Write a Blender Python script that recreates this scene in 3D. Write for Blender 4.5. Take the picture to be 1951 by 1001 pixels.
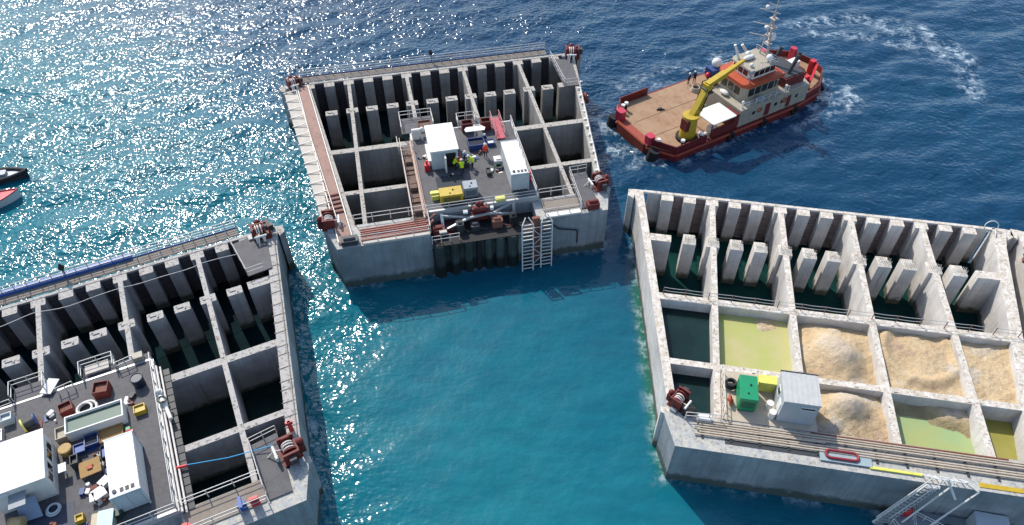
import bpy, math, random
import numpy as np
from mathutils import Vector, Matrix
R = math.radians
random.seed(4)
scene = bpy.context.scene
for o in list(bpy.data.objects): bpy.data.objects.remove(o)

# ------------------------------------------------------------------ camera
cam_d = bpy.data.cameras.new('camera'); cam = bpy.data.objects.new('camera', cam_d)
scene.collection.objects.link(cam); scene.camera = cam
cam_d.sensor_width = 36; cam_d.lens = 36 * 1424.8 / 1951
cam_d.clip_start = 1; cam_d.clip_end = 20000
cam.location = (0, 0, 62.5); cam.rotation_euler = (R(90 - 46.24), 0, 0)
# ------------------------------------------------------------------ light
SUN_AZ, SUN_EL = -33.0, 45.5            # azimuth from +Y towards +X
world = bpy.data.worlds.new('World'); scene.world = world; world.use_nodes = True
wn = world.node_tree; bg = wn.nodes['Background']
sky = wn.nodes.new('ShaderNodeTexSky'); sky.sky_type = 'NISHITA'; sky.sun_disc = False
sky.sun_elevation = R(SUN_EL); sky.sun_rotation = R(SUN_AZ)
sky.air_density = 1.0; sky.dust_density = 1.2; sky.ozone_density = 1.5
wn.links.new(sky.outputs[0], bg.inputs[0]); bg.inputs[1].default_value = 0.15
sun_d = bpy.data.lights.new('sun', 'SUN'); sun = bpy.data.objects.new('sun', sun_d)
scene.collection.objects.link(sun)
sun_d.energy = 3.15; sun_d.angle = R(0.5); sun_d.color = (1.0, 0.95, 0.87)
d = Vector((math.sin(R(SUN_AZ)) * math.cos(R(SUN_EL)), math.cos(R(SUN_AZ)) * math.cos(R(SUN_EL)), math.sin(R(SUN_EL))))
sun.rotation_euler = d.to_track_quat('Z', 'Y').to_euler(); sun.location = d * 200
vs = scene.view_settings
vs.view_transform = 'Standard'; vs.look = 'None'; vs.gamma = 1; vs.exposure = 0.6; vs.use_curve_mapping = False

# ------------------------------------------------------------------ helpers
def lin(h):
    c = [int(h[i:i + 2], 16) / 255 for i in (0, 2, 4)]
    return tuple((x / 12.92 if x <= .04045 else ((x + .055) / 1.055) ** 2.4) for x in c) + (1,)
MATS = {}
def nd(nt, t, **kw):
    n = nt.nodes.new(t)
    for k, v in kw.items(): setattr(n, k, v)
    return n
def ramp(nt, fac, stops):
    r = nd(nt, 'ShaderNodeValToRGB'); nt.links.new(fac, r.inputs[0])
    e = r.color_ramp.elements
    while len(e) < len(stops): e.new(.5)
    for i, (p, c) in enumerate(stops):
        e[i].position = p; e[i].color = c if len(c) == 4 else (*c, 1)
    return r.outputs[0]
def mix(nt, fac, a, b, mode='MIX'):
    m = nd(nt, 'ShaderNodeMix', data_type='RGBA', blend_type=mode)
    for s, v in ((0, fac), (6, a), (7, b)):
        if isinstance(v, bpy.types.NodeSocket): nt.links.new(v, m.inputs[s])
        else: m.inputs[s].default_value = v
    return m.outputs[2]
def noise(nt, vec, scale, detail=4, rough=.55):
    n = nd(nt, 'ShaderNodeTexNoise'); n.inputs['Scale'].default_value = scale
    n.inputs['Detail'].default_value = detail; n.inputs['Roughness'].default_value = rough
    nt.links.new(vec, n.inputs['Vector']); return n.outputs[0]
def mapping(nt, vec, sc):
    m = nd(nt, 'ShaderNodeMapping'); m.inputs['Scale'].default_value = sc
    nt.links.new(vec, m.inputs['Vector']); return m.outputs[0]
def mat(name, col, rough=.5, metal=0, dirt=.35, dcol='3a332c', scale=1.2, spec=.5, bump=.0):
    if name in MATS: return MATS[name]
    m = bpy.data.materials.new(name); m.use_nodes = True; nt = m.node_tree; b = nt.nodes['Principled BSDF']
    geo = nd(nt, 'ShaderNodeNewGeometry'); P = geo.outputs['Position']
    n1 = noise(nt, P, scale, 6, .65); n2 = noise(nt, mapping(nt, P, (2.5, 2.5, .35)), scale * 1.3, 4)
    f1 = ramp(nt, n1, [(.42, (0, 0, 0)), (.72, (1, 1, 1))]); f2 = ramp(nt, n2, [(.5, (0, 0, 0)), (.75, (1, 1, 1))])
    f = mix(nt, .5, f1, f2)
    sc = nd(nt, 'ShaderNodeMath', operation='MULTIPLY'); nt.links.new(f, sc.inputs[0]); sc.inputs[1].default_value = dirt
    c = mix(nt, sc.outputs[0], lin(col), lin(dcol))
    nt.links.new(c, b.inputs['Base Color']); b.inputs['Roughness'].default_value = rough
    b.inputs['Metallic'].default_value = metal; b.inputs['Specular IOR Level'].default_value = spec
    if bump:
        bp = nd(nt, 'ShaderNodeBump'); bp.inputs['Strength'].default_value = bump; bp.inputs['Distance'].default_value = .05
        nt.links.new(noise(nt, P, 14, 4), bp.inputs['Height']); nt.links.new(bp.outputs[0], b.inputs['Normal'])
    MATS[name] = m; return m

def concrete(name, base, dark, top, stain=.5, algae='2c3318', wl=.9, pit=.5):
    m = bpy.data.materials.new(name); m.use_nodes = True; nt = m.node_tree; b = nt.nodes['Principled BSDF']
    P = nd(nt, 'ShaderNodeNewGeometry').outputs['Position']
    N = nd(nt, 'ShaderNodeNewGeometry').outputs['Normal']
    big = noise(nt, P, .22, 5, .6); mid = noise(nt, P, 1.4, 6, .7); fine = noise(nt, P, 9, 4, .6)
    streak = noise(nt, mapping(nt, P, (1.6, 1.6, .07)), 1.5, 5, .65)
    c = mix(nt, ramp(nt, big, [(.35, (0, 0, 0)), (.68, (1, 1, 1))]), lin(base), lin(dark))
    st = nd(nt, 'ShaderNodeMath', operation='MULTIPLY'); st.inputs[1].default_value = stain
    nt.links.new(ramp(nt, streak, [(.45, (0, 0, 0)), (.7, (1, 1, 1))]), st.inputs[0])
    c = mix(nt, st.outputs[0], c, lin(dark))
    # formwork lift lines: thin horizontal joints in the cast walls
    sx = nd(nt, 'ShaderNodeSeparateXYZ'); nt.links.new(P, sx.inputs[0])
    sn = nd(nt, 'ShaderNodeSeparateXYZ'); nt.links.new(N, sn.inputs[0])
    tco = nd(nt, 'ShaderNodeTexCoord'); so = nd(nt, 'ShaderNodeSeparateXYZ'); nt.links.new(tco.outputs['Object'], so.inputs[0])
    for src, per, wid in ((sx.outputs[2], 1.9, .03), (so.outputs[0], 2.62, .02)):
        dv = nd(nt, 'ShaderNodeMath', operation='DIVIDE'); nt.links.new(src, dv.inputs[0]); dv.inputs[1].default_value = per
        fr = nd(nt, 'ShaderNodeMath', operation='FRACT'); nt.links.new(dv.outputs[0], fr.inputs[0])
        lt = nd(nt, 'ShaderNodeMath', operation='LESS_THAN'); nt.links.new(fr.outputs[0], lt.inputs[0]); lt.inputs[1].default_value = wid
        lm = nd(nt, 'ShaderNodeMath', operation='MULTIPLY'); nt.links.new(lt.outputs[0], lm.inputs[0]); lm.inputs[1].default_value = .45
        c = mix(nt, lm.outputs[0], c, lin(dark))
    # upward surfaces: crusty, paler, pitted
    up = nd(nt, 'ShaderNodeMath', operation='GREATER_THAN'); nt.links.new(sn.outputs[2], up.inputs[0]); up.inputs[1].default_value = .6
    tc = mix(nt, ramp(nt, mid, [(.4, (0, 0, 0)), (.66, (1, 1, 1))]), lin(top), lin(base))
    pits = ramp(nt, noise(nt, P, 3.2, 5, .75), [(.53, (0, 0, 0)), (.63, (1, 1, 1))])
    pm = nd(nt, 'ShaderNodeMath', operation='MULTIPLY'); nt.links.new(pits, pm.inputs[0]); pm.inputs[1].default_value = pit
    tc = mix(nt, pm.outputs[0], tc, lin('5d4b3c'))
    c = mix(nt, up.outputs[0], c, tc)
    rs = noise(nt, mapping(nt, P, (2.2, 2.2, .16)), 1.1, 5, .7)
    rm = nd(nt, 'ShaderNodeMath', operation='MULTIPLY'); nt.links.new(ramp(nt, rs, [(.6, (0, 0, 0)), (.7, (1, 1, 1))]), rm.inputs[0]); rm.inputs[1].default_value = .42
    c = mix(nt, rm.outputs[0], c, lin('6a503c'))
    # growth and wet band by the waterline (world height)
    zz = nd(nt, 'ShaderNodeMath', operation='ADD'); nt.links.new(sx.outputs[2], zz.inputs[0])
    zn = nd(nt, 'ShaderNodeMath', operation='MULTIPLY'); nt.links.new(mid, zn.inputs[0]); zn.inputs[1].default_value = -1.6
    nt.links.new(zn.outputs[0], zz.inputs[1])
    wet = nd(nt, 'ShaderNodeMapRange'); nt.links.new(zz.outputs[0], wet.inputs[0])
    wet.inputs[1].default_value = wl - .9; wet.inputs[2].default_value = wl - .35; wet.inputs[3].default_value = .85; wet.inputs[4].default_value = 0
    c = mix(nt, wet.outputs[0], c, lin(algae))
    fm = mix(nt, .25, c, mix(nt, 1, c, fine, 'OVERLAY'))
    nt.links.new(fm, b.inputs['Base Color']); b.inputs['Roughness'].default_value = .9
    b.inputs['Specular IOR Level'].default_value = .25
    bp = nd(nt, 'ShaderNodeBump'); bp.inputs['Strength'].default_value = .6; bp.inputs['Distance'].default_value = .06
    nt.links.new(noise(nt, P, 4, 6, .7), bp.inputs['Height']); nt.links.new(bp.outputs[0], b.inputs['Normal'])
    MATS[name] = m; return m

class MB:
    """collects shapes; x = across, y = away from the camera, z = up (metres, thing-local)"""
    def __init__(s): s.v = []; s.f = []; s.sm = []
    def add(s, vs, fs, smooth=False):
        n = len(s.v); s.v += [tuple(v) for v in vs]; s.f += [tuple(i + n for i in f) for f in fs]; s.sm += [smooth] * len(fs); return s
    def box(s, x0, x1, y0, y1, z0, z1, M=None, bev=0):
        x0, x1 = min(x0, x1), max(x0, x1); y0, y1 = min(y0, y1), max(y0, y1); z0, z1 = min(z0, z1), max(z0, z1)
        if bev:
            o = [(x0 + bev, y0), (x1 - bev, y0), (x1, y0 + bev), (x1, y1 - bev), (x1 - bev, y1), (x0 + bev, y1), (x0, y1 - bev), (x0, y0 + bev)]
            return s.prism(o, z0, z1, M)
        vs = [Vector((x, y, z)) for z in (z0, z1) for x, y in ((x0, y0), (x1, y0), (x1, y1), (x0, y1))]
        if M: vs = [M @ v for v in vs]
        return s.add(vs, [(3, 2, 1, 0), (4, 5, 6, 7), (0, 1, 5, 4), (1, 2, 6, 5), (2, 3, 7, 6), (3, 0, 4, 7)])
    def prism(s, pts, z0, z1, M=None):
        n = len(pts)
        a = sum(pts[i][0] * pts[(i + 1) % n][1] - pts[(i + 1) % n][0] * pts[i][1] for i in range(n))
        if a < 0: pts = pts[::-1]
        vs = [Vector((x, y, z0)) for x, y in pts] + [Vector((x, y, z1)) for x, y in pts]
        if M: vs = [M @ v for v in vs]
        return s.add(vs, [tuple(range(n - 1, -1, -1)), tuple(range(n, 2 * n))] + [(i, (i + 1) % n, (i + 1) % n + n, i + n) for i in range(n)])
    def cyl(s, a, b, r, r2=None, n=12, cap=True):
        a = Vector(a); b = Vector(b); r2 = r if r2 is None else r2
        q = (b - a).to_track_quat('Z', 'Y')
        vs = []
        for p, rr in ((a, r), (b, r2)):
            for i in range(n):
                t = 2 * math.pi * i / n; vs.append(p + q @ Vector((rr * math.cos(t), rr * math.sin(t), 0)))
        s.add(vs, [(i, (i + 1) % n, (i + 1) % n + n, i + n) for i in range(n)], True)
        if cap: s.add(vs, [tuple(range(n - 1, -1, -1)), tuple(range(n, 2 * n))])
        return s
    def bar(s, a, b, w, h=None):
        h = h or w; a = Vector(a); b = Vector(b); L = (b - a).length
        if L < 1e-4: return s
        z = (b - a) / L; x = z.cross(Vector((0, 0, 1)))
        if x.length < 1e-3: x = Vector((1, 0, 0))
        x.normalize(); y = z.cross(x)
        M = Matrix((x, y, z)).transposed().to_4x4(); M.translation = a
        return s.box(-w / 2, w / 2, -h / 2, h / 2, 0, L, M)
    def tube(s, pts, r, n=6):
        for a, b in zip(pts, pts[1:]): s.cyl(a, b, r, n=n)
        return s
    def sph(s, c, r, n=10, sc=(1, 1, 1), z0=-1):
        vs = []; rows = n // 2 + 1
        for j in range(rows):
            ph = -math.pi / 2 + math.pi * j / (rows - 1)
            for i in range(n):
                t = 2 * math.pi * i / n
                vs.append((c[0] + r * sc[0] * math.cos(ph) * math.cos(t), c[1] + r * sc[1] * math.cos(ph) * math.sin(t), c[2] + r * sc[2] * max(math.sin(ph), z0)))
        return s.add(vs, [(j * n + i, j * n + (i + 1) % n, (j + 1) * n + (i + 1) % n, (j + 1) * n + i) for j in range(rows - 1) for i in range(n)], True)
    def torus(s, c, Rr, r, n=20, m=8, M=None):
        vs = []
        for i in range(n):
            t = 2 * math.pi * i / n
            for j in range(m):
                p = 2 * math.pi * j / m
                v = Vector(((Rr + r * math.cos(p)) * math.cos(t), (Rr + r * math.cos(p)) * math.sin(t), r * math.sin(p)))
                if M: v = M @ v
                vs.append(v + Vector(c))
        return s.add(vs, [(i * m + j, ((i + 1) % n) * m + j, ((i + 1) % n) * m + (j + 1) % m, i * m + (j + 1) % m) for i in range(n) for j in range(m)], True)
    def rail(s, pts, h=1.1, step=1.5, r=.035, rails=(1.1, .6), close=False):
        pts = [Vector(p) for p in pts]
        for a, b in zip(pts, pts[1:]):
            L = (b - a).length; k = max(1, round(L / step))
            for i in range(k + 1):
                p = a.lerp(b, i / k); s.cyl(p, p + Vector((0, 0, h)), r, n=5)
            for z in rails: s.cyl(a + Vector((0, 0, z * h / 1.1)), b + Vector((0, 0, z * h / 1.1)), r * .85, n=5)
        return s
    def build(s, name, m, parent=None, loc=None, rot=0, bevel=0):
        me = bpy.data.meshes.new(name); me.from_pydata(s.v, [], s.f); me.update()
        me.polygons.foreach_set('use_smooth', s.sm)
        me.materials.append(m)
        o = bpy.data.objects.new(name, me); scene.collection.objects.link(o)
        if parent is not None: o.parent = parent
        if loc is not None: o.location = loc; o.rotation_euler = (0, 0, rot)
        if bevel:
            b = o.modifiers.new('bevel', 'BEVEL'); b.width = bevel; b.segments = 1; b.limit_method = 'ANGLE'
        return o
def multi(name, m, parent, shapes):
    return [x.build(name, m, parent) for x in shapes]
def tag(o, label=None, cat=None, group=None, kind=None):
    if label: o['label'] = label
    if cat: o['category'] = cat
    if group: o['group'] = group
    if kind: o['kind'] = kind
    return o
class Frame:
    """a floating body's local frame: u across, v towards the camera side"""
    def __init__(s, x, y, rot, T): s.x, s.y, s.a, s.T = x, y, R(rot), T
    def loc(s, u, v, dz=0):
        return (s.x + u * math.cos(s.a) + v * math.sin(s.a), s.y + u * math.sin(s.a) - v * math.cos(s.a), s.T + dz)
    def empty(s, name, u, v, dz=0, rot=0):
        o = bpy.data.objects.new(name, None); o.empty_display_size = .3; scene.collection.objects.link(o)
        o.location = s.loc(u, v, dz); o.rotation_euler = (0, 0, s.a + R(rot)); return o
    def thing(s, name, label, cat, u, v, dz=0, rot=0, group=None):
        return tag(s.empty(name, u, v, dz, rot), label, cat, group)
    def single(s, mb, name, m, label, cat, u, v, dz=0, rot=0, group=None, kind=None):
        o = mb.build(name, m, None, s.loc(u, v, dz), s.a + R(rot)); return tag(o, label, cat, group, kind)
def copy_tree(o, parent=None):
    c = o.copy(); scene.collection.objects.link(c)
    if parent is not None: c.parent = parent
    for ch in list(o.children): copy_tree(ch, c)
    return c

A = Frame(-44.26, 51.21, 25.4, 5.77)      # caisson nearest, at the left
Bc = Frame(-10.87, 91.37, 12.17, 6.05)    # caisson in the middle distance
Cc = Frame(34.16, 62.81, -9.58, 5.72)     # caisson at the right, cells filled with sand
Dc = Frame(73.9, 51.0, -24.2, 5.72)       # caisson at the right edge of the picture
SP = {id(A): 7.73, id(Bc): 7.86, id(Cc): 7.57, id(Dc): 7.6}

# ------------------------------------------------------------------ materials
conG = concrete('concrete_grey', 'a8a6a4', '7a7877', 'ada89f', .5, pit=.8)
conM = concrete('concrete_mid', 'a39f99', '75726d', 'aca69b', .5, pit=.8)
conL = concrete('concrete_pale', 'd9d4cc', 'aaa5a0', 'b9ae9d', .4, pit=.6)
front_m = concrete('concrete_front_grey', '989d9f', '6f7679', 'b5b1a6', .7, algae='39453d', wl=.9)  # bluish grey variant of the concrete for the front walls
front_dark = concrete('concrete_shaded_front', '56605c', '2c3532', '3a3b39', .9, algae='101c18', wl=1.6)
white = mat('white_paint', 'd9d8d4', .5, dirt=.3, dcol='a8a193', scale=1.8)
offw = mat('weathered_white', 'd6d3cc', .6, dirt=.35, dcol='8d8478')
galv = mat('galvanised_steel', 'b9bab8', .45, .3, dirt=.3, dcol='7b6a5c')
railp = mat('railing_paint', 'd2ccc4', .5, 0, dirt=.45, dcol='7d5e4c')
rust = mat('rusted_steel', '7d5142', .8, 0, dirt=.6, dcol='4a2c22')
redp = mat('red_paint', '6b2019', .65, dirt=.8, dcol='2c1411', scale=2.5)
redb = mat('bright_red_paint', 'c4202a', .45, dirt=.3, dcol='5d1216')
orangep = mat('orange_paint', 'b04a27', .6, dirt=.6, dcol='6b3420', scale=2)
yel = mat('yellow_paint', 'b99b22', .5, dirt=.5, dcol='5e4d16')
pyel = mat('pale_yellow_plastic', 'd3cf62', .5, dirt=.3)
green = mat('green_paint', '14875a', .4, dirt=.22, dcol='0b3d2a')
dark = mat('dark_steel', '35373a', .6, dirt=.4, dcol='17181a')
deckm = mat('deck_steel', '565557', .75, dirt=.85, dcol='302d2c', scale=1.1)
planks = mat('wooden_planks', '857b70', .85, dirt=.5, dcol='54473a')
brown = mat('brown_planks', '6d574b', .85, dirt=.55, dcol='3a2a22')
pinkw = mat('rusty_walkway', '9a7d70', .85, dirt=.6, dcol='6b4238', scale=.6)
black = mat('black_rubber', '17181a', .8, dirt=.2)
bluet = mat('blue_tarpaulin', '1f4f96', .5, dirt=.3, dcol='123058')
panel = mat('slot_panel', '8f7f7a', .8, dirt=.75, dcol='332a2c', scale=.6)
panelB = mat('slot_panel_dark', '4a4548', .8, dirt=.6, dcol='121317', scale=.6)
panelP = mat('ledge_boards', 'bdb6aa', .85, dirt=.5, dcol='7a7065')
glass = mat('dark_glass', '14181c', .12, dirt=.1, spec=.8)
greym = mat('grey_paint', '8a9094', .5, dirt=.25, dcol='5a5f62')
lgrey = mat('light_grey_paint', 'b4bcbe', .5, dirt=.4, dcol='7b8083', scale=2)
skin = mat('skin', '9c6a50', .6, dirt=0)
bluep = mat('blue_paint', '1d3f78', .5, dirt=.3)
wood = mat('plywood', '9a7a4a', .8, dirt=.35, dcol='5a4426')
hivis = mat('hi_vis_yellow', 'c4e01c', .7, dirt=.1, dcol='7c8c20')
hivo = mat('hi_vis_orange', 'e2461c', .7, dirt=.1)
navy = mat('navy_cloth', '1b2233', .85, dirt=.1)
cream = mat('cream_paint', 'a39a88', .6, dirt=.7, dcol='6a5d4e', scale=1.5)
deckrust = mat('boat_deck', '9c8064', .9, dirt=.9, dcol='7a4c33', scale=.45)
hullred = mat('hull_red', '6b1718', .55, dirt=.8, dcol='3c1210', scale=.5)
hullor = mat('hull_orange', '96381c', .6, dirt=.5, dcol='55180f', scale=.6)
pinkp = mat('pink_red_paint', 'b52a40', .45, dirt=.25, dcol='6b1520')
mastm = mat('mast_paint', 'b5aaa0', .5, dirt=.3)

# ------------------------------------------------------------------ sea
def smooth(a, b, x):
    t = np.clip((x - a) / (b - a), 0, 1); return t * t * (3 - 2 * t)
def axis(lo, hi, st, far):
    c = list(np.arange(lo, hi + 1e-6, st)); g = st; l = lo; h = hi; L = []; H = []
    while l > -far: g *= 1.25; l -= g; L.append(l)
    g = st
    while h < far: g *= 1.25; h += g; H.append(h)
    return np.array(L[::-1] + c + H)
def make_sea():
    xs = axis(-112, 112, .5, 9000); ys = axis(16, 150, .42, 9000)
    X, Y = np.meshgrid(xs, ys); rng = np.random.default_rng(7)
    Z = np.zeros_like(X)
    inner = smooth(0, 25, np.minimum(np.minimum(X + 118, 118 - X), np.minimum(Y - 10, 160 - Y)))
    # sheltered basin between the caissons is calmer
    calm = 1 - smooth(-4, 8, np.hypot((X - 13) / 1.15, (Y - 44) / 1.05) - 24)
    for k in range(46):
        wl = 1.3 * (12 / 1.3) ** rng.random(); th = R(-62) + rng.normal() * .55; ph = rng.random() * 6.28
        amp = .0052 * wl ** .9
        warp = .6 * np.sin(X * .05 + k) + .6 * np.cos(Y * .043 + 2 * k)
        Z += amp * np.sin((X * math.cos(th) + Y * math.sin(th)) * 2 * math.pi / wl + ph + warp)
    Z *= inner * (1 - .72 * calm)
    Z = np.clip(Z, -.4, .24)
    n, m = X.shape
    co = np.stack([X, Y, Z], -1).reshape(-1, 3)
    idx = np.arange(n * m).reshape(n, m)
    F = np.stack([idx[:-1, :-1], idx[:-1, 1:], idx[1:, 1:], idx[1:, :-1]], -1).reshape(-1, 4)
    me = bpy.data.meshes.new('sea'); me.vertices.add(len(co)); me.vertices.foreach_set('co', co.ravel())
    me.loops.add(F.size); me.loops.foreach_set('vertex_index', F.ravel().astype(np.int32))
    me.polygons.add(len(F)); me.polygons.foreach_set('loop_start', np.arange(0, F.size, 4, dtype=np.int32))
    me.polygons.foreach_set('use_smooth', np.ones(len(F), bool)); me.update(calc_edges=True)
    def attr(name, v):
        a = me.attributes.new(name, 'FLOAT', 'POINT'); a.data.foreach_set('value', np.clip(v, 0, 1).ravel().astype(np.float32))
    # shallow turquoise water near, deep blue offshore to the right
    dd = (Y - 62) / 62 + (X - 5) / 75
    attr('teal', 1 - smooth(-.75, .7, dd + .35 * smooth(10, 50, X) * smooth(35, 60, Y)))
    attr('calm', calm)
    attr('gust', 1.0 - .45 * smooth(5, 45, X) * smooth(40, 60, Y))
    # foam: a curved wake offshore, wash round the work boat
    foam = np.zeros_like(X)
    def arc(pts, w, s):
        nonlocal foam
        for (x0, y0), (x1, y1) in zip(pts, pts[1:]):
            L2 = (x1 - x0) ** 2 + (y1 - y0) ** 2; t = np.clip(((X - x0) * (x1 - x0) + (Y - y0) * (y1 - y0)) / L2, 0, 1)
            dist = np.hypot(X - x0 - t * (x1 - x0), Y - y0 - t * (y1 - y0)); foam = np.maximum(foam, s * np.exp(-(dist / w) ** 2))
    arc([(47, 114.5), (53, 116), (59, 116.5), (63, 115), (67, 113.5), (70, 110), (71, 104), (68.5, 97), (68, 94)], 1.6, .8)
    arc([(49, 111.5), (57, 111), (63, 108)], 1.3, .6)
    arc([(63, 113), (66, 108), (68, 105)], 2.2, .7)
    arc([(50, 94), (48.5, 91.5)], 1.6, .9); arc([(50, 96), (46, 90), (40, 86)], 1.2, .5)
    arc([(12.5, 88), (12.5, 84), (14, 81), (16, 78)], 1.3, .75)
    arc([(17, 96), (25, 100), (34, 105)], 2.0, .45)
    for F_ in (A, Bc, Cc, Dc):
        ca_, sa_ = math.cos(F_.a), math.sin(F_.a); U_ = (X - F_.x) * ca_ + (Y - F_.y) * sa_; V_ = (X - F_.x) * sa_ - (Y - F_.y) * ca_
        D_ = np.maximum.reduce([np.abs(U_) - (20.4 - .15 * V_), -V_, V_ - 33.0]); foam = np.maximum(foam, .5 * np.exp(-(np.maximum(D_, 0) / .55) ** 2) * (D_ > -.8))
    Ub = (X - 18.6) * math.cos(R(31)) + (Y - 78.6) * math.sin(R(31)); Vb = -(X - 18.6) * math.sin(R(31)) + (Y - 78.6) * math.cos(R(31))
    D_ = np.maximum.reduce([-Ub, Ub - 34, -1.9 - Vb, Vb - 11.2]); foam = np.maximum(foam, .75 * np.exp(-(np.maximum(D_, 0) / .9) ** 2) * (D_ > -2))
    attr('foam', foam)
    # growth on the pale caisson's submerged foot tints the water green
    ca, sa = math.cos(Cc.a), math.sin(Cc.a)
    U = (X - Cc.x) * ca + (Y - Cc.y) * sa; V = (X - Cc.x) * sa - (Y - Cc.y) * ca
    dl = (-(20.4 - .157 * V)) - U
    g = np.exp(-(np.maximum(dl, 0) / .55) ** 2) * (V > 6) * (V < 35) * smooth(5, 12, V) * smooth(35, 30, V) * (dl > -1.2)
    attr('algae', g * .75)
    o = bpy.data.objects.new('sea', me); scene.collection.objects.link(o); tag(o, kind='structure')
    m = bpy.data.materials.new('sea_water'); m.use_nodes = True; nt = m.node_tree; b = nt.nodes['Principled BSDF']
    P = nd(nt, 'ShaderNodeNewGeometry').outputs['Position']
    def at(n):
        a = nd(nt, 'ShaderNodeAttribute', attribute_name=n); return a.outputs['Fac']
    patch = noise(nt, mapping(nt, P, (1, 1, 1)), .05, 5, .6)
    tf = nd(nt, 'ShaderNodeMath', operation='ADD'); nt.links.new(at('teal'), tf.inputs[0])
    pm = nd(nt, 'ShaderNodeMapRange'); nt.links.new(patch, pm.inputs[0]); pm.inputs[1].default_value = .3; pm.inputs[2].default_value = .7
    pm.inputs[3].default_value = -.14; pm.inputs[4].default_value = .14; nt.links.new(pm.outputs[0], tf.inputs[1])
    c = ramp(nt, tf.outputs[0], [(.0, (.005, .042, .092)), (.35, (.005, .062, .116)), (.68, (.005, .11, .155)), (1, (.006, .138, .172))])
    small = noise(nt, mapping(nt, P, (.5, 1.2, 1)), .55, 4, .6)
    c = mix(nt, ramp(nt, small, [(.35, (0, 0, 0)), (.7, (.28, .28, .28))]), c, (.002, .028, .06, 1))
    c = mix(nt, at('algae'), c, (.02, .12, .05, 1))
    # foam threads
    vz = nd(nt, 'ShaderNodeTexVoronoi', feature='DISTANCE_TO_EDGE'); vz.inputs['Scale'].default_value = .75
    wv = nd(nt, 'ShaderNodeVectorMath', operation='MULTIPLY_ADD')
    nz = nd(nt, 'ShaderNodeTexNoise'); nz.inputs['Scale'].default_value = .8; nz.inputs['Detail'].default_value = 5; nt.links.new(P, nz.inputs['Vector'])
    nt.links.new(nz.outputs[1], wv.inputs[0]); wv.inputs[1].default_value = (2.4, 2.4, 2.4); nt.links.new(P, wv.inputs[2])
    nt.links.new(wv.outputs[0], vz.inputs['Vector'])
    thr = ramp(nt, vz.outputs['Distance'], [(.0, (1, 1, 1)), (.42, (0, 0, 0))])
    pf = ramp(nt, noise(nt, P, .45, 6, .75), [(.47, (0, 0, 0)), (.62, (1, 1, 1))])
    ff = nd(nt, 'ShaderNodeMath', operation='MULTIPLY'); nt.links.new(thr, ff.inputs[0]); nt.links.new(pf, ff.inputs[1])
    f2 = nd(nt, 'ShaderNodeMath', operation='MULTIPLY'); nt.links.new(ff.outputs[0], f2.inputs[0]); nt.links.new(at('foam'), f2.inputs[1])
    c = mix(nt, f2.outputs[0], c, (.62, .72, .76, 1))
    nt.links.new(c, b.inputs['Base Color'])
    b.inputs['IOR'].default_value = 1.33; b.inputs['Roughness'].default_value = .12
    # ripples
    h1 = noise(nt, mapping(nt, P, (1, 1.35, 1)), .6, 2, .55); h2 = noise(nt, mapping(nt, P, (1, 1.25, 1)), 1.5, 1.0, .5)
    cm = nd(nt, 'ShaderNodeMapRange'); nt.links.new(at('calm'), cm.inputs[0]); cm.inputs[3].default_value = 1.0; cm.inputs[4].default_value = .19
    b1 = nd(nt, 'ShaderNodeBump'); b1.inputs['Distance'].default_value = .26; nt.links.new(h1, b1.inputs['Height']); nt.links.new(cm.outputs[0], b1.inputs['Strength'])
    rg = nd(nt, 'ShaderNodeMath', operation='MULTIPLY'); nt.links.new(cm.outputs[0], rg.inputs[0]); nt.links.new(at('gust'), rg.inputs[1]); gp = nd(nt, 'ShaderNodeMapRange'); nt.links.new(noise(nt, mapping(nt, P, (1, 1.8, 1)), .045, 3, .6), gp.inputs[0])
    gp.inputs[1].default_value = .35; gp.inputs[2].default_value = .65; gp.inputs[3].default_value = .72; gp.inputs[4].default_value = 1.3
    rg2 = nd(nt, 'ShaderNodeMath', operation='MULTIPLY'); nt.links.new(rg.outputs[0], rg2.inputs[0]); nt.links.new(gp.outputs[0], rg2.inputs[1]); rg = rg2
    nt.links.new(rg.outputs[0], b1.inputs['Strength'])
    b2 = nd(nt, 'ShaderNodeBump'); b2.inputs['Distance'].default_value = .2; nt.links.new(h2, b2.inputs['Height']); nt.links.new(rg.outputs[0], b2.inputs['Strength'])
    nt.links.new(b1.outputs[0], b2.inputs['Normal']); nt.links.new(b2.outputs[0], b.inputs['Normal'])
    me.materials.append(m)
make_sea()

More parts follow.
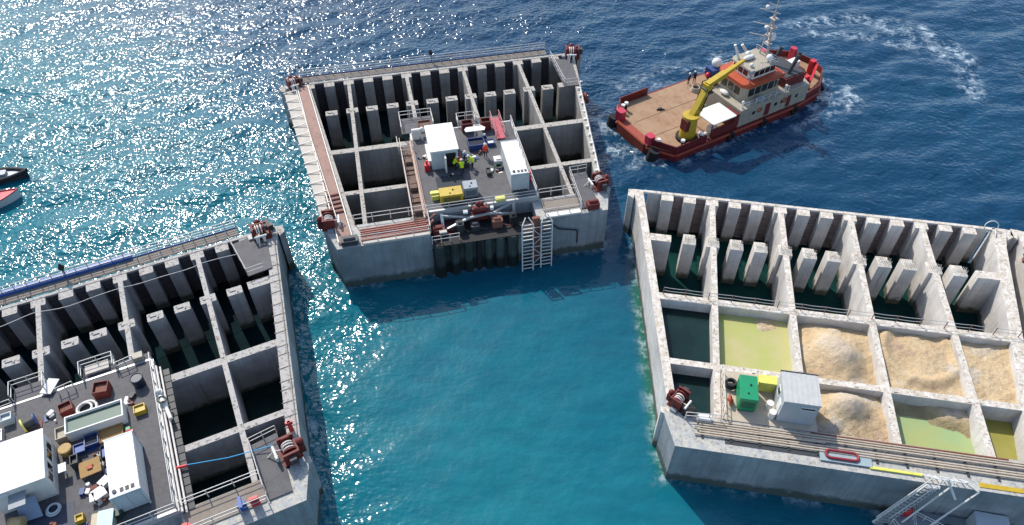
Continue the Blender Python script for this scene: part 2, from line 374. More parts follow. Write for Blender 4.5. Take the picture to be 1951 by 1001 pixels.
# ------------------------------------------------------------------ caissons
def hw(v): return 20.4 - .15 * v
def caisson(F, label, con, fm, pm, lth=1.1, rth=1.1, rebar=False, linner=None, dw=.31, notch=None):
    s = SP[id(F)]; T = F.T; Z0 = -2.5 - T; root = F.thing('floating_caisson', label, 'caisson', 0, 0, 0, group='floating concrete caissons')
    root.location.z = F.T
    def pr(pts, z0=Z0, z1=0): return MB().prism([(u, -v) for u, v in pts], z0, z1)
    lin_ = linner or (lambda v: hw(v) - lth)
    # long side walls with their thicker end ribs
    for sg, inn, nm in ((-1, lin_, 'side_wall'), (1, lambda v: hw(v) - rth, 'side_wall')):
        vv = [0, 3, 10, 20, 29.6]
        m = pr([(sg * (hw(v) - (.32 if v > 2 else 0)), v) for v in vv] + [(sg * inn(v), v) for v in vv[::-1]])
        m.build(nm, con, root)
        pr([(sg * hw(2.0), .002), (sg * (hw(0) + .5), .002), (sg * (hw(0) + .5), 1.1), (sg * hw(1.1), 1.6)], Z0, -.05).build('joint_rib', con, root)
        pr([(sg * (hw(29.6) - .3), 29.2), (sg * (hw(29.6) + .35), 29.2), (sg * (hw(29.6) + .35), 29.75), (sg * (hw(29.6) - .3), 30.0)], Z0, -.05).build('joint_rib', con, root)
    # front wall block with chamfered corners
    if notch:
        a, b_ = notch
        m = pr([(-15.96, 29.603), (a, 29.603), (a, 33.0), (-15.0, 33.0), (-15.96, 30.1)])
        m.prism([(b_, -29.603), (15.96, -29.603), (15.96, -30.1), (15.0, -33.0), (b_, -33.0)], Z0, 0)
        m.box(a, b_, -33.0, -29.603, Z0, -1.3).box(a, b_, -30.0, -29.604, -1.3, -.01).build('front_wall', fm, root)
    else: pr([(-15.96, 29.603), (15.96, 29.603), (15.96, 30.1), (15.0, 33.0), (-15.0, 33.0), (-15.96, 30.1)]).build('front_wall', fm, root)
    # back: thin outer plate, header strip, pillars, slot panels
    mb = MB().prism([(-18.6, -.003), (18.6, -.003), (18.6, -.15), (-18.6, -.15)], Z0, -.03)
    mb.box(-19.2, 19.2, -.32, .06, -.24, .0); mb.build('back_wall', con, root)
    js = range(-2, 12)
    pil = None
    for j in js:
        u = (j / 3 - 1.5) * s
        if pil is None:
            m = MB().box(-.68, .68, -1.35, -.16, Z0, -.05, bev=.05)
            if rebar: pass
            pil = m.build('pillar', con, root, (u, 0, 0))
        else:
            o = pil.copy(); scene.collection.objects.link(o); o.location = (u, 0, 0)
    pn = None
    for j in range(-2, 11):
        u = ((j + .5) / 3 - 1.5) * s
        if pn is None:
            m = MB().box(-.64, .64, -.26, -.17, Z0, -.28)
            for k in range(6): m.box(-.64, .64, -.42, -.2, -1.15 - k * 1.05, -1.0 - k * 1.05)
            for k in (-.32, .3): m.box(k - .04, k + .04, -.33, -.2, Z0, -.3)
            pn = m.build('closure_panel', pm, root, (u, 0, 0))
        else:
            o = pn.copy(); scene.collection.objects.link(o); o.location = (u, 0, 0)
    # inner perforated wall
    p2 = None
    for j in range(-1, 11):
        u = (j / 3 - 1.5) * s; zr = -.02 - .1 * random.random()
        if p2 is None:
            pw = .68 if rebar else .76
            m = MB().box(-pw, pw, -8.1, -7.05, Z0, -.02, bev=.06)
            if rebar:
                m.box(-.6, .6, -7.0, -6.2, Z0, -.35)
                for a in range(7):
                    for b_ in (0, 1): m.cyl((-.5 + a * .17, -7.3 - b_ * .45, -.05), (-.5 + a * .17, -7.3 - b_ * .45, .45 + .2 * random.random()), .03, n=4)
            else:
                m.box(-.5, .12, -7.62, -7.5, -.03, .07).box(.2, .33, -7.9, -7.6, -.03, .1).box(-.6, -.45, -7.35, -7.2, -.03, .05)
            p2 = m.build('pillar', con, root, (u, 0, zr))
        else:
            o = p2.copy(); scene.collection.objects.link(o); o.location = (u + random.uniform(-.05, .05), 0, zr)
    # wide end panels of the inner wall
    for sg in (1,) if not rebar else (1, -1):
        e = (hw(8) - (rth if sg > 0 else lth))
        pr([(sg * (e - 2.2), 7.05), (sg * (e + .05), 7.05), (sg * (e + .05), 8.1), (sg * (e - 2.2), 8.1)], Z0, -.03).build('end_panel', con, root)
    for k in range(4):
        u = (k - 1.5) * s
        m = MB().box(u - dw, u + dw, -29.6, -1.36, Z0, .0)
        for q in range(14):                                  # uneven cast edge
            y = -2 - random.random() * 27; a = random.uniform(-dw, 0); m.box(u + a, u + a + .08 + .12 * random.random(), y - .08 - .5 * random.random() ** 2, y, -.01, .02 + .05 * random.random() ** 2)
        m.build('divider_wall', con, root)
    for v, th in ((16, .42), (24, .33)):
        edges = [-(lin_(v))] + [(k - 1.5) * s for k in range(4)] + [hw(v) - rth]
        m = MB()
        for a, b_ in zip(edges, edges[1:]): m.box(a + (dw + .002 if a != edges[0] else -.05), b_ - (dw + .002 if b_ != edges[-1] else -.05), -v - th, -v + th, Z0, -.06)
        x = edges[0] + 1
        while x < edges[-1] - 1:
            m.box(x, x + .1 + .3 * random.random(), -v - th * .6, -v - th * .1, -.07, -.03 + .05 * random.random()); x += .7 + random.random() * 3.5
        m.build('cross_wall', con, root)
    return root
ca = caisson(A, 'grey caisson nearest the camera at the left, crowded work deck and white cabin on it', conG, front_m, panelB, rth=1.45, lth=1.45, dw=.24, notch=(-8.9, 5.7))
cb = caisson(Bc, 'grey caisson in the middle with the white cabin and workers on its deck', conM, front_m, panelB, rth=1.1, linner=lambda v: 17.05 - .14 * v, dw=.23, notch=(-5.0, 6.95))
cc = caisson(Cc, 'pale caisson at the right whose cells hold sand and yellow-green water', conL, front_m, panel, lth=1.15, rth=1.5, rebar=True)
cd = caisson(Dc, 'pale caisson cut off by the right edge of the picture', conL, front_m, panel, lth=1.4, rth=1.4)

# ---- cell contents
def cell_bounds(F, bay, row, rth=1.1, lin_=None):
    s = SP[id(F)]; v0, v1 = ((16.42, 23.67), (24.33, 29.6))[row]; vm = (v0 + v1) / 2
    us = [None] + [(k - 1.5) * s for k in range(4)] + [None]
    l0 = -(hw(v0) - 1.0) if bay == 0 else us[bay] + .315; r0 = (hw(v0) - rth + .05) if bay == 4 else us[bay + 1] - .315
    l1 = -(hw(v1) - 1.0) if bay == 0 else us[bay] + .315; r1 = (hw(v1) - rth + .05) if bay == 4 else us[bay + 1] - .315
    return l0, r0, l1, r1, v0, v1
def water_mat(name, deep, shallow=None, sc=.25, split=.5, rough=.06, spec=.5):
    m = bpy.data.materials.new(name); m.use_nodes = True; nt = m.node_tree; b = nt.nodes['Principled BSDF']
    P = nd(nt, 'ShaderNodeNewGeometry').outputs['Position']
    c = ramp(nt, noise(nt, P, sc, 4, .6), [(split - .16, lin(deep)), (split + .16, lin(shallow or deep))])
    nt.links.new(c, b.inputs['Base Color']); b.inputs['Roughness'].default_value = rough; b.inputs['IOR'].default_value = 1.33; b.inputs['Specular IOR Level'].default_value = spec
    bp = nd(nt, 'ShaderNodeBump'); bp.inputs['Strength'].default_value = .25; bp.inputs['Distance'].default_value = .05
    nt.links.new(noise(nt, P, 2.2, 3), bp.inputs['Height']); nt.links.new(bp.outputs[0], b.inputs['Normal']); return m
w_dark = water_mat('cell_water_dark', '10211f', '1a302e')
w_green = water_mat('cell_water_green', 'a6a964', 'b5a97c', .3, .56, .15)
w_yg = water_mat('cell_water_yellow_green', '86823c', '938c4a', .35, .5, .12)
w_half = water_mat('cell_water_pale_green', '8fa678', 'a0a468', .3, .5, .12)
def slab(F, bay, row, z, m, name, **kw):
    l0, r0, l1, r1, v0, v1 = cell_bounds(F, bay, row, **kw)
    mb = MB().prism([(l0, -v0), (r0, -v0), (r1, -v1), (l1, -v1)], -.3, 0)
    o = mb.build(name, m, None, (F.x, F.y, z), F.a); o['kind'] = 'structure'; return o
for bay in range(5):
    for row in (0, 1):
        slab(A, bay, row, .62, w_dark, 'cell_water', rth=1.4)
        slab(Bc, bay, row, .32, w_dark, 'cell_water')
        slab(Dc, bay, row, 4.0, w_yg, 'cell_water')
w_cham = water_mat('chamber_water', '0a1719', '10262a', rough=.6, spec=.02)
w_chamC = water_mat('chamber_water_green', '0b2626', '153c38', rough=.5, spec=.05)
for F_, m_ in ((A, w_cham), (Bc, w_cham), (Cc, w_chamC), (Dc, w_chamC)):  # dark slabs over the sea; the enclosed chambers' shade is in their colour
    o = MB().prism([(-19.0, -.2), (19.0, -.2), (16.9, -15.55), (-16.9, -15.55)], -.3, 0).build('chamber_water', m_, None, (F_.x, F_.y, .3), F_.a); o['kind'] = 'structure'
slab(Cc, 0, 0, 4.4, w_dark, 'cell_water', rth=1.4); slab(Cc, 0, 1, 4.2, w_dark, 'cell_water', rth=1.4)
slab(Cc, 1, 0, 4.55, w_green, 'cell_water', rth=1.4)
slab(Cc, 3, 1, 3.95, w_half, 'cell_water', rth=1.4); slab(Cc, 4, 1, 3.7, w_yg, 'cell_water', rth=1.4)

def sand_mat():
    m = bpy.data.materials.new('sand_fill'); m.use_nodes = True; nt = m.node_tree; b = nt.nodes['Principled BSDF']
    P = nd(nt, 'ShaderNodeNewGeometry').outputs['Position']
    c = ramp(nt, noise(nt, P, .33, 6, .62), [(.3, lin('b39a84')), (.42, lin('c9ae88')), (.56, lin('cfb893')), (.7, lin('c6bcae'))])
    c = mix(nt, ramp(nt, noise(nt, P, 2.3, 6, .75), [(.5, (0, 0, 0)), (.75, (.6, .6, .6))]), c, lin('85766a'))
    sz = nd(nt, 'ShaderNodeSeparateXYZ'); nt.links.new(P, sz.inputs[0])
    hi = nd(nt, 'ShaderNodeMapRange'); nt.links.new(sz.outputs[2], hi.inputs[0]); hi.inputs[1].default_value = 5.5; hi.inputs[2].default_value = 6.4; hi.inputs[4].default_value = .45
    c = mix(nt, hi.outputs[0], c, lin('b9b2ae'))
    lo = nd(nt, 'ShaderNodeMapRange'); nt.links.new(sz.outputs[2], lo.inputs[0]); lo.inputs[1].default_value = 4.55; lo.inputs[2].default_value = 4.2; lo.inputs[3].default_value = 0; lo.inputs[4].default_value = .7
    c = mix(nt, lo.outputs[0], c, lin('8f8560'))
    nt.links.new(c, b.inputs['Base Color']); b.inputs['Roughness'].default_value = .95; b.inputs['Specular IOR Level'].default_value = .15
    bp = nd(nt, 'ShaderNodeBump'); bp.inputs['Strength'].default_value = .9; bp.inputs['Distance'].default_value = .3
    nt.links.new(noise(nt, P, 2.6, 7, .75), bp.inputs['Height']); nt.links.new(bp.outputs[0], b.inputs['Normal']); return m
sandm = sand_mat()
def sand(bay, row, label, fn, u_lo=None):
    l0, r0, l1, r1, v0, v1 = cell_bounds(Cc, bay, row, rth=1.4); n = 44
    if u_lo is not None: l0 = l1 = u_lo
    rng = np.random.default_rng(bay * 7 + row); ph = rng.random((14, 3)) * 6.28
    vs = []; top = []
    for j in range(n + 1):
        t = j / n; a = l0 + (l1 - l0) * t; b_ = r0 + (r1 - r0) * t; v = v0 + (v1 - v0) * t
        for i in range(n + 1):
            u = a + (b_ - a) * i / n; z = fn(i / n, t)
            for k in range(14):
                fr = .5 * 1.32 ** k; z += .075 / (1.14 ** k) * math.sin(u * fr + ph[k][0] + 1.3 * math.sin(v * fr * .7 + ph[k][1])) * math.cos(v * fr * .9 + ph[k][2])
            vs.append((u, -v, z))
    fs = [(j * (n + 1) + i, (j + 1) * (n + 1) + i, (j + 1) * (n + 1) + i + 1, j * (n + 1) + i + 1) for j in range(n) for i in range(n)]
    mb = MB().add(vs, fs, True)
    # skirt down into the cell
    rim = [i for i in range(n + 1)] + [(j * (n + 1) + n) for j in range(1, n + 1)] + [n * (n + 1) + i for i in range(n - 1, -1, -1)] + [j * (n + 1) for j in range(n - 1, 0, -1)]
    lo = [(vs[i][0], vs[i][1], -5) for i in rim]; k = len(rim)
    mb.add([vs[i] for i in rim] + lo, [(i, (i + 1) % k, (i + 1) % k + k, i + k) for i in range(k)])
    o = mb.build('sand_heap', sandm, None, Cc.loc(0, 0), Cc.a); tag(o, label, 'sand', 'sand filling the caisson cells')
g2 = lambda x, y, cx, cy, w: math.exp(-((x - cx) ** 2 + (y - cy) ** 2) / w ** 2)
sand(2, 0, 'high rubbly sand mound with a grey-white crest, in the cell beside the big green pool', lambda x, y: -1.3 + 1.5 * g2(x, y, .5, .5, .42) + .7 * max(0, 1 - math.hypot(x - .6, y - .6) / .3) + .5 * max(0, 1 - math.hypot(x - .38, y - .35) / .22))
sand(3, 0, 'flat sand with a curved ridge of tracks, in the cell right of the high mound', lambda x, y: -.9 + .45 * math.exp(-((math.hypot(x - .55, y - .3) - .48) / .08) ** 2) + .35 * g2(x, y, .6, .3, .25))
sand(4, 0, 'smooth sand in the far right cell of the pale caisson', lambda x, y: -.75 + .1 * x)
sand(2, 1, 'sand and rubble heap right beside the pale grey hut', lambda x, y: -1.2 + 1.4 * g2(x, y, .5, .4, .4) + .8 * max(0, 1 - math.hypot(x - .55, y - .35) / .3) + .3 * g2(x, y, .3, .8, .15))
sand(3, 1, 'low sand bank sloping into the pale green pool in the front row of cells', lambda x, y: -2.25 + 1.0 * (1 - smooth(.0, .62, y + .1 * math.sin(x * 5))))
sand(1, 0, 'low sand bar lying along the back of the big yellow-green pool', lambda x, y: -1.5 + .42 * g2(x, y, .62, .08, .28) + .38 * g2(x, y, .6, 1.0, .22))

# ------------------------------------------------------------------ fittings shared by the caissons
def winch_build():
    t = bpy.data.objects.new('mooring_winch', None); scene.collection.objects.link(t)
    MB().box(-.85, .85, -.75, .75, 0, .14).box(-.85, -.68, -.6, .6, .14, 1.35).box(.68, .85, -.6, .6, .14, 1.35).box(-.85, .85, .45, .6, .9, 1.1).build('frame', redp, t)
    m = MB().cyl((-.67, 0, .8), (.4, 0, .8), .38, n=16); m.cyl((-.67, 0, .8), (-.6, 0, .8), .6, n=16); m.cyl((.34, 0, .8), (.42, 0, .8), .6, n=16); m.build('drum', redp, t)
    MB().cyl((.44, 0, .8), (.67, 0, .8), .3, n=12).box(.86, 1.25, -.25, .25, .5, 1.1).build('motor', dark, t)
    m = MB().cyl((-.5, -1.0, .0), (-.5, -1.0, .75), .14, n=10).cyl((.1, -1.0, .0), (.1, -1.0, .75), .14, n=10).cyl((-.75, -1.0, .8), (.4, -1.0, .8), .11, n=10); m.build('roller', offw, t)
    MB().box(-.4, .3, .65, 1.1, 0, .9).sph((-.05, .85, 1.0), .3).build('brake_box', redp, t)
    MB().torus((-.15, 0, .8), .42, .06, M=Matrix.Rotation(R(90), 3, 'Y')).torus((-.35, 0, .8), .42, .06, M=Matrix.Rotation(R(88), 3, 'Y')).torus((.1, 0, .8), .42, .06, M=Matrix.Rotation(R(93), 3, 'Y')).tube([(-.2, -.4, .7), (-.3, -1.0, .85), (-.5, -1.6, .1)], .05).build('rope', offw, t)
    MB().box(.9, 1.3, .3, .7, 0, .4).box(-1.25, -.9, -.4, .2, 0, .3).build('junction_box', greym, t)
    return t
w0 = winch_build(); wused = [0]
def winch(F, u, v, rot, label, sc=1, dz=0):
    w = w0 if not wused[0] else copy_tree(w0); wused[0] = 1
    w.location = F.loc(u, v, dz); w.rotation_euler = (0, 0, F.a + R(rot)); w.scale = (sc,) * 3
    tag(w, label, 'winch', 'red mooring winches on the caisson corners')
winch(Bc, -19.0, .5, 20, 'dark red winch on the far left corner of the middle caisson', 1.0)
winch(Bc, 19.6, 1.0, -10, 'dark red winch on the far right corner of the middle caisson', 1.15)
winch(Bc, -15.6, 29.0, 90, 'red winch with pale rollers on the near left corner of the middle caisson', 1.1)
winch(Bc, 15.2, 28.9, -80, 'red winch on the near right corner of the middle caisson', 1.05)
winch(A, 18.5, .8, 0, 'red winch with two white rollers on the far right corner of the nearest caisson', 1.15)
winch(A, 14.9, 28.4, -85, 'rust red winch on the near right corner of the nearest caisson', 1.15)
winch(Cc, -14.8, 28.6, 60, 'red winch on the near left corner of the pale caisson', .95)

def railing(F, pts, label, u0=None, dz=0, h=1.1, step=1.5, m=None, name='guard_railing', r=.05):
    u0 = pts[0]; mb = MB().rail([(p[0] - u0[0], -(p[1] - u0[1]), (p[2] if len(p) > 2 else 0)) for p in pts], h, step, r)
    F.single(mb, name, m or railp, label, 'railing', u0[0], u0[1], dz, group='guard railings on the caissons')

# ---- back walkways of the two grey caissons
for F, wh, which, posts in ((A, 'nearest', 'long', 1), (Bc, 'middle', 'far', 1)):
    t = F.thing('back_walkway', f'scaffold walkway of boards along the back edge of the {wh} caisson', 'walkway', 0, -.9, 0)
    m = MB()
    x = -18.4
    while x < 15.6:
        w = 1.6 + random.random(); z = random.random() * .02; m.box(x, min(x + w, 16.3) - .04, -.6 - .1 * random.random(), .62, -.02 + z, .05 + z); x += w
    m.build('deck_boards', planks, t)
    m = MB()
    x = -18
    while x < 16:
        m.bar((x, .55, -.1), (x, -.3, -1.6), .09); m.bar((x, -.75, -.1), (x, .6, -.1), .1); x += 2.2
    m.build('bracket', rust, t)
    m = MB().rail([(-18.4, .6, .05), (16.2, .6, .05)], 1.15, 1.15, .055, (1.15, .8, .45)); m.build('handrail', galv, t)
    m = MB().box(-18.4, 16.2, .62, .68, .05, .2); m.build('toe_board', bluep if F is Bc else bluet, t)
m = MB()
for k in range(16):
    a = -9 + k * .9; m.add([(a, 0, 0), (a + .9, 0, 0), (a + .9, .5, .45 + .05 * math.sin(k)), (a, .5, .45 + .05 * math.sin(k - 1))], [(0, 1, 2, 3), (3, 2, 1, 0)])
m2 = MB().box(-9, 5.4, .05, .6, 0, .36)
A.single(m2, 'tarpaulin_roll', bluet, 'blue tarpaulin roll lying along the back walkway of the nearest caisson', 'tarpaulin', 0, -1.3, .1)
A.single(MB().cyl((0, 0, 0), (0, 0, 1.5), .06).cyl((0, 0, 1.45), (0, 0, 2.0), .34, .04, 12).cyl((0, 0, .95), (0, 0, 1.45), .04, .34, 12), 'marker_post', black, 'black double-cone marker on a post behind the nearest caisson', 'marker', -1.0, -1.6, 0)
Bc.single(MB().cyl((0, 0, 0), (0, 0, 1.5), .06).cyl((0, 0, 1.45), (0, 0, 2.0), .34, .04, 12).cyl((0, 0, .95), (0, 0, 1.45), .04, .34, 12), 'marker_post', black, 'black double-cone marker on a post behind the middle caisson', 'marker', -.1, -1.7, 0)

def landing(F, pts, label, dz=.02, m=None, rails=None):
    t = F.thing('corner_landing', label, 'platform', pts[0][0], pts[0][1], dz)
    p = [(a - pts[0][0], -(b - pts[0][1])) for a, b in pts]
    MB().prism(p, .0, .12).build('deck_plate', m or deckm, t)
    if rails: MB().rail([(a - pts[0][0], -(b - pts[0][1]), .12) for a, b in rails], 1.1, 1.3, .04).build('handrail', railp, t)
landing(A, [(15.2, 1.0), (18.9, .3), (18.4, 6.2), (15.9, 6.4)], 'steel corner landing by the far right winch of the nearest caisson', rails=[(15.2, 1.0), (15.9, 6.4), (17.6, 6.3)])
landing(Bc, [(16.4, .9), (19.2, 2.2), (18.6, 8.3), (16.6, 8.3)], 'steel corner landing by the far right winch of the middle caisson', rails=[(16.4, .9), (16.6, 8.3), (18.4, 8.3)])
landing(A, [(12.0, 26.2), (14.3, 25.9), (14.2, 31.8), (12.3, 31.8)], 'steel corner landing beside the near right winch of the nearest caisson', rails=[(14.3, 25.9), (12.0, 26.2), (12.2, 30.9)])
landing(Bc, [(12.3, 26.3), (14.4, 26.2), (14.2, 32.3), (12.0, 32.3)], 'steel corner landing beside the near right winch of the middle caisson', rails=[(14.4, 26.2), (12.3, 26.3), (12.1, 32.2)])
Bc.single(MB().box(-.7, .7, -.45, .45, 0, .75, bev=.08).cyl((-.5, 0, .8), (.5, 0, .8), .25), 'fairlead', redp, 'red fairlead block at the front right corner of the middle caisson', 'fairlead', 13.4, 32.4, .15)
Bc.single(MB().box(-.9, .9, -.5, .5, 0, .6, bev=.1).cyl((-.6, -.1, .62), (.6, -.1, .62), .25), 'fairlead', dark, 'black fairlead block at the front left corner of the middle caisson', 'fairlead', -13.6, 32.3, .1)

# ---- left side ledge and walkway of the middle caisson
t = Bc.thing('side_ledge', 'boarded ledge bracketed outside the left wall of the middle caisson', 'ledge', 0, 0, 0)
m = MB(); mf = MB()
for k in range(14):
    v = 2.2 + k * 1.95; v1 = v + 1.85
    m.prism([(-(hw(v) + .25), -v), (-(hw(v) - 1.35), -v), (-(hw(v1) - 1.35), -v1), (-(hw(v1) + .25), -v1)], .02, .1)
    mf.bar((-(hw(v) - 1.3), -v, .5), (-(hw(v) + .4), -v, .15), .09); mf.bar((-(hw(v) + .3), -v, .1), (-(hw(v) - .3), -v, -1.3), .09)
    mf.bar((-(hw(v) - 1.35), -v, 0), (-(hw(v) - 1.35), -v, .6), .08)
mf.bar((-(hw(2.2) - 1.35), -2.2, .55), (-(hw(29.5) - 1.35), -29.5, .55), .08)
m.build('ledge_board', panelP, t); mf.build('bracket', railp, t)
t = Bc.thing('side_walkway', 'rusty pink walkway along the top of the left wall of the middle caisson', 'walkway', 0, 0, 0)
MB().prism([(-18.55, -1), (-17.3, -1), (-13.3, -32.4), (-14.7, -32.4)], .02, .16).build('deck_plate', pinkw, t)
MB().bar((-17.22, -1, .22), (-13.2, -32.3, .22), .12, .3).bar((-18.6, -1, .22), (-14.75, -32.3, .22), .12, .3).build('side_beam', railp, t)
m = MB()
for k in range(5): m.bar((-15.9 + k * .06, -24.4 - k * .75, .24), (-14.15 + k * .1, -24.2 - k * .75, .24), .22)
m.build('pipe_rung', rust, t)
# ---- front left ledge pipes of the middle caisson
t = Bc.thing('pipe_rack', 'bundle of rusty pink pipes along the front left ledge of the middle caisson', 'pipes', -12.4, 31.0, .1)
m = MB()
for k in range(6): m.cyl((0, -k * .33 + .2, .18), (7.2 + .2 * (k % 2), -k * .33 + .3, .2), .1, n=8)
m.cyl((7.2, 0, .2), (8.3, .9, .3), .12).cyl((7.2, -.8, .2), (8.0, .0, .3), .12)
m.build('pipe', mat('pink_pipe', 'a9705f', .7, dirt=.5, dcol='6e4238'), t)
multi('sleeper', dark, t, [MB().box(x, x + .15, -1.7, .5, 0, .1) for x in (.3, 2.3, 4.3, 6.3)])
railing(Bc, [(-12.9, 29.4, .1), (-4.9, 29.4, .1)], 'railing behind the pink pipes on the front left ledge', h=1.2, step=2)
railing(Bc, [(-12.6, 32.6, .05), (-4.9, 32.6, .05), (-4.9, 29.6, .05)], 'railing at the outer edge in front of the pink pipes', h=1.1, step=2)
railing(Bc, [(7.9, 29.3, .05), (12.2, 29.3, .05)], 'railing along the inner edge of the front right ledge, middle caisson', h=1.1)
railing(Bc, [(7.9, 32.7, .05), (12.0, 32.7, .05)], 'railing along the outer edge of the front right ledge, middle caisson', h=1.1)
Bc.single(MB().box(0, 7.2, 0, .5, 0, .22).box(8.2, 9, 0, .4, 0, .2), 'timber_kerb', panelP, 'pale timber kerb at the foot of the front left railing, middle caisson', 'kerb', -12.2, 33.0, .02)
Bc.single(MB().box(0, 4.0, -.1, .5, 0, .2), 'timber_kerb', offw, 'white timber kerb on the front right edge, middle caisson', 'kerb', 7.9, 32.9, .02)
Bc.single(MB().box(0, 4.2, -.9, .9, 0, .08), 'walk_boards', planks, 'grey boards between the two front right railings, middle caisson', 'boards', 7.9, 31.0, .03)

# ---- work decks
def workdeck(F, u0, u1, v0, v1, dz, label, extra=(), back=None):
    t = F.thing('work_deck', label, 'platform', u0, v1, dz)
    L, W = u1 - u0, v1 - v0
    m = MB().box(0, L, 0, W, -.08, 0)
    for a, b, c, d_ in extra: m.box(a - u0, b - u0, v1 - d_, v1 - c, -.08, -.002)
    m.build('deck_plate', deckm, t)
    m = MB()
    for x in np.linspace(.1, L - .1, 8): m.box(x - .1, x + .1, -.001, W + .001, -.5, -.085)
    m.box(-.01, L + .01, -.25, -.004, -.52, .06); m.box(-.01, L + .01, W + .004, W + .2, -.52, .04)
    m.box(-.2, -.012, -.25, W, -.52, .06); m.box(L + .012, L + .2, -.25, W, -.52, .06)
    m.build('deck_beam', galv, t)
    return t
dkB = workdeck(Bc, -4.9, 7.6, 15.2, 29.7, .62, 'grey steel work deck of the middle caisson, white cabin and container on it', extra=[(-6.0, -2.0, 11.8, 15.0), (1.0, 6.4, 13.6, 15.0)])
dkA = workdeck(A, -9.2, 5.6, 13.6, 29.6, .55, 'crowded grey steel work deck of the nearest caisson', extra=[(-5.9, -3.2, 11.7, 13.4), (-.2, 2.6, 12.0, 13.4), (2.8, 5.6, 12.6, 13.4)])
# front truss of the middle work deck
t = Bc.thing('support_frame', 'white-grey braced frame hanging under the front edge of the middle work deck', 'frame', .6, 30.4, 0)
m = MB().bar((-4.0, .3, .3), (-4.0, -1.2, -.9), .3).bar((4.2, .5, .4), (4.2, 0, -1.6), .34)
m.bar((-4.0, -1.2, -.9), (-1, -.7, .05), .22).bar((-1, -.7, .05), (1.2, -.5, .1), .22).bar((1.2, -.5, .1), (4.2, -.3, -.7), .22)
m.bar((-4.0, .1, .2), (-.9, -.5, -.2), .2).bar((4.2, .5, .3), (1.0, -.4, -.3), .2).build('brace', galv, t)
Bc.single(MB().box(-5.5, 6.3, -3.5, -.1, 0, .06), 'ledge_shade_slab', mat('ledge_shade_tone', '1d1b1d', .8, dirt=.5), 'dark slab painting in the shade under the front edge of the middle work deck', 'shade slab', .6, 30.1, -1.27)  # dark ledge slab; shade below the deck is put into its colour
for k, (u, w_, h_, mm, lab) in enumerate(((-4.0, 1.3, .9, redp, 'dark red machine box at the left end under the middle deck edge'), (-1.6, .8, 1.2, dark, 'black upright motor left of centre under the middle deck edge'), (.1, 1.0, .7, dark, 'low black gearbox below the hydraulic winch'), (2.6, 1.2, 1.0, rust, 'rusty pump housing right of the hydraulic winch'), (4.4, .7, 1.3, black, 'black cylinder stand near the left ladder'))):
    Bc.single(MB().box(-w_ / 2, w_ / 2, -.5, .5, 0, h_, bev=.1).cyl((-w_ * .3, -.1, h_), (w_ * .3, -.1, h_), .25, n=10).tube([(w_ * .4, -.3, h_ * .5), (w_ * .9, -.6, .3), (w_ * 1.4, -.5, .1)], .06), 'deck_machine', mm, lab, 'machine', u, 31.6, -1.2)
railing(Bc, [(-4.9, 33.1, -1.2), (-1.9, 33.1, -1.2)], 'low railing outside the dark shade slab below the yellow generator', h=1.1, step=1)
MB().box(-4.9, 4.75, -33.03, -32.9, -8.5, -1.4).build('shaded_front_slab', front_dark, cb)  # slab proud of the wall; wet, shaded look put into its colour
t = Bc.thing('hydraulic_winch', 'big dark red hydraulic winch at the front edge of the middle work deck', 'winch', .9, 30.2, .3)
MB().box(-1.0, 1.0, -.7, .2, -1.0, -.1, bev=.1).box(-.9, -.7, -.6, .2, -.1, .6).box(.7, .9, -.6, .2, -.1, .6).build('frame', redp, t)
MB().cyl((-.7, -.3, .3), (.7, -.3, .3), .4, n=16).sph((-.2, .0, .8), .28).sph((.25, .0, .8), .25).build('drum', redp, t)
MB().box(1.15, 1.5, -.6, -.2, .1, .5).box(-1.9, -1.4, -.6, -.2, .1, .35).build('valve_box', white, t)
Bc.single(MB().box(-4.6, -1.6, -.1, 1.4, -1.28, -.75, bev=.15), 'equipment_skid', mat('dark_red_skid', '3d1416', .7, dirt=.5), 'dark red skid below the yellow generator at the deck front', 'skid', .6, 31.6, .1)
# dark fender piles and risers down the front
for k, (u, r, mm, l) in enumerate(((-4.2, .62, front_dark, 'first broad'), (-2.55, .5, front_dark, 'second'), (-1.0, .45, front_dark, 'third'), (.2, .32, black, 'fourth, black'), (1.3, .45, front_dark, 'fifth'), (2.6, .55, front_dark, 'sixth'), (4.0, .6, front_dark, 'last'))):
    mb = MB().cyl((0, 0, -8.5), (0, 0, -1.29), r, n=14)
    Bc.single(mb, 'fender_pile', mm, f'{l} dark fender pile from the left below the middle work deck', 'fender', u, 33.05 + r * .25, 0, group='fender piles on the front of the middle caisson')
for k, (u, l) in enumerate(((-4.75, 'left'), (3.2, 'right'))):
    Bc.single(MB().box(-.2, .2, -.0, .45, -8.5, -2.0), 'rubbing_strip', black, f'{l} black rubbing strip between the fender piles', 'fender', u, 33.5, 0)
def ladder(F, u, v, z0, label, h=7.2, w=1.25, lean=-.9, d_=.5):
    t = F.thing('access_ladder', label, 'ladder', u, v, z0, group='white ladders down the front of the middle caisson')
    m = MB()
    for x in (0, w): m.bar((x, 0, .0), (x - .1, lean, -h), .12)
    m.bar((0, 0, 0), (w * .4, .6, .6), .1).bar((w, 0, 0), (w * .4 + .3, .6, .6), .1)
    m.build('stile', offw, t)
    m = MB(); n = 14
    for k in range(n + 1):
        f = k / n; m.bar((-.1 * f, lean * f, -h * f), (w - .1 * f, lean * f, -h * f), .09)
    m.build('rung', offw, t)
    m = MB()
    for k in range(n):
        f = (k + .5) / n; m.bar((.1 - .1 * f, lean * f + .35, -h * f), (w - .1 - .1 * f, lean * f + .35, -h * f), .22, .08)
    m.build('tread', dark, t)
ladder(Bc, 4.95, 33.9, .3, 'left white ladder hanging down to the water in front of the middle caisson', 7.0)
ladder(Bc, 7.15, 33.7, .2, 'right white ladder hanging down to the water in front of the middle caisson', 6.8)
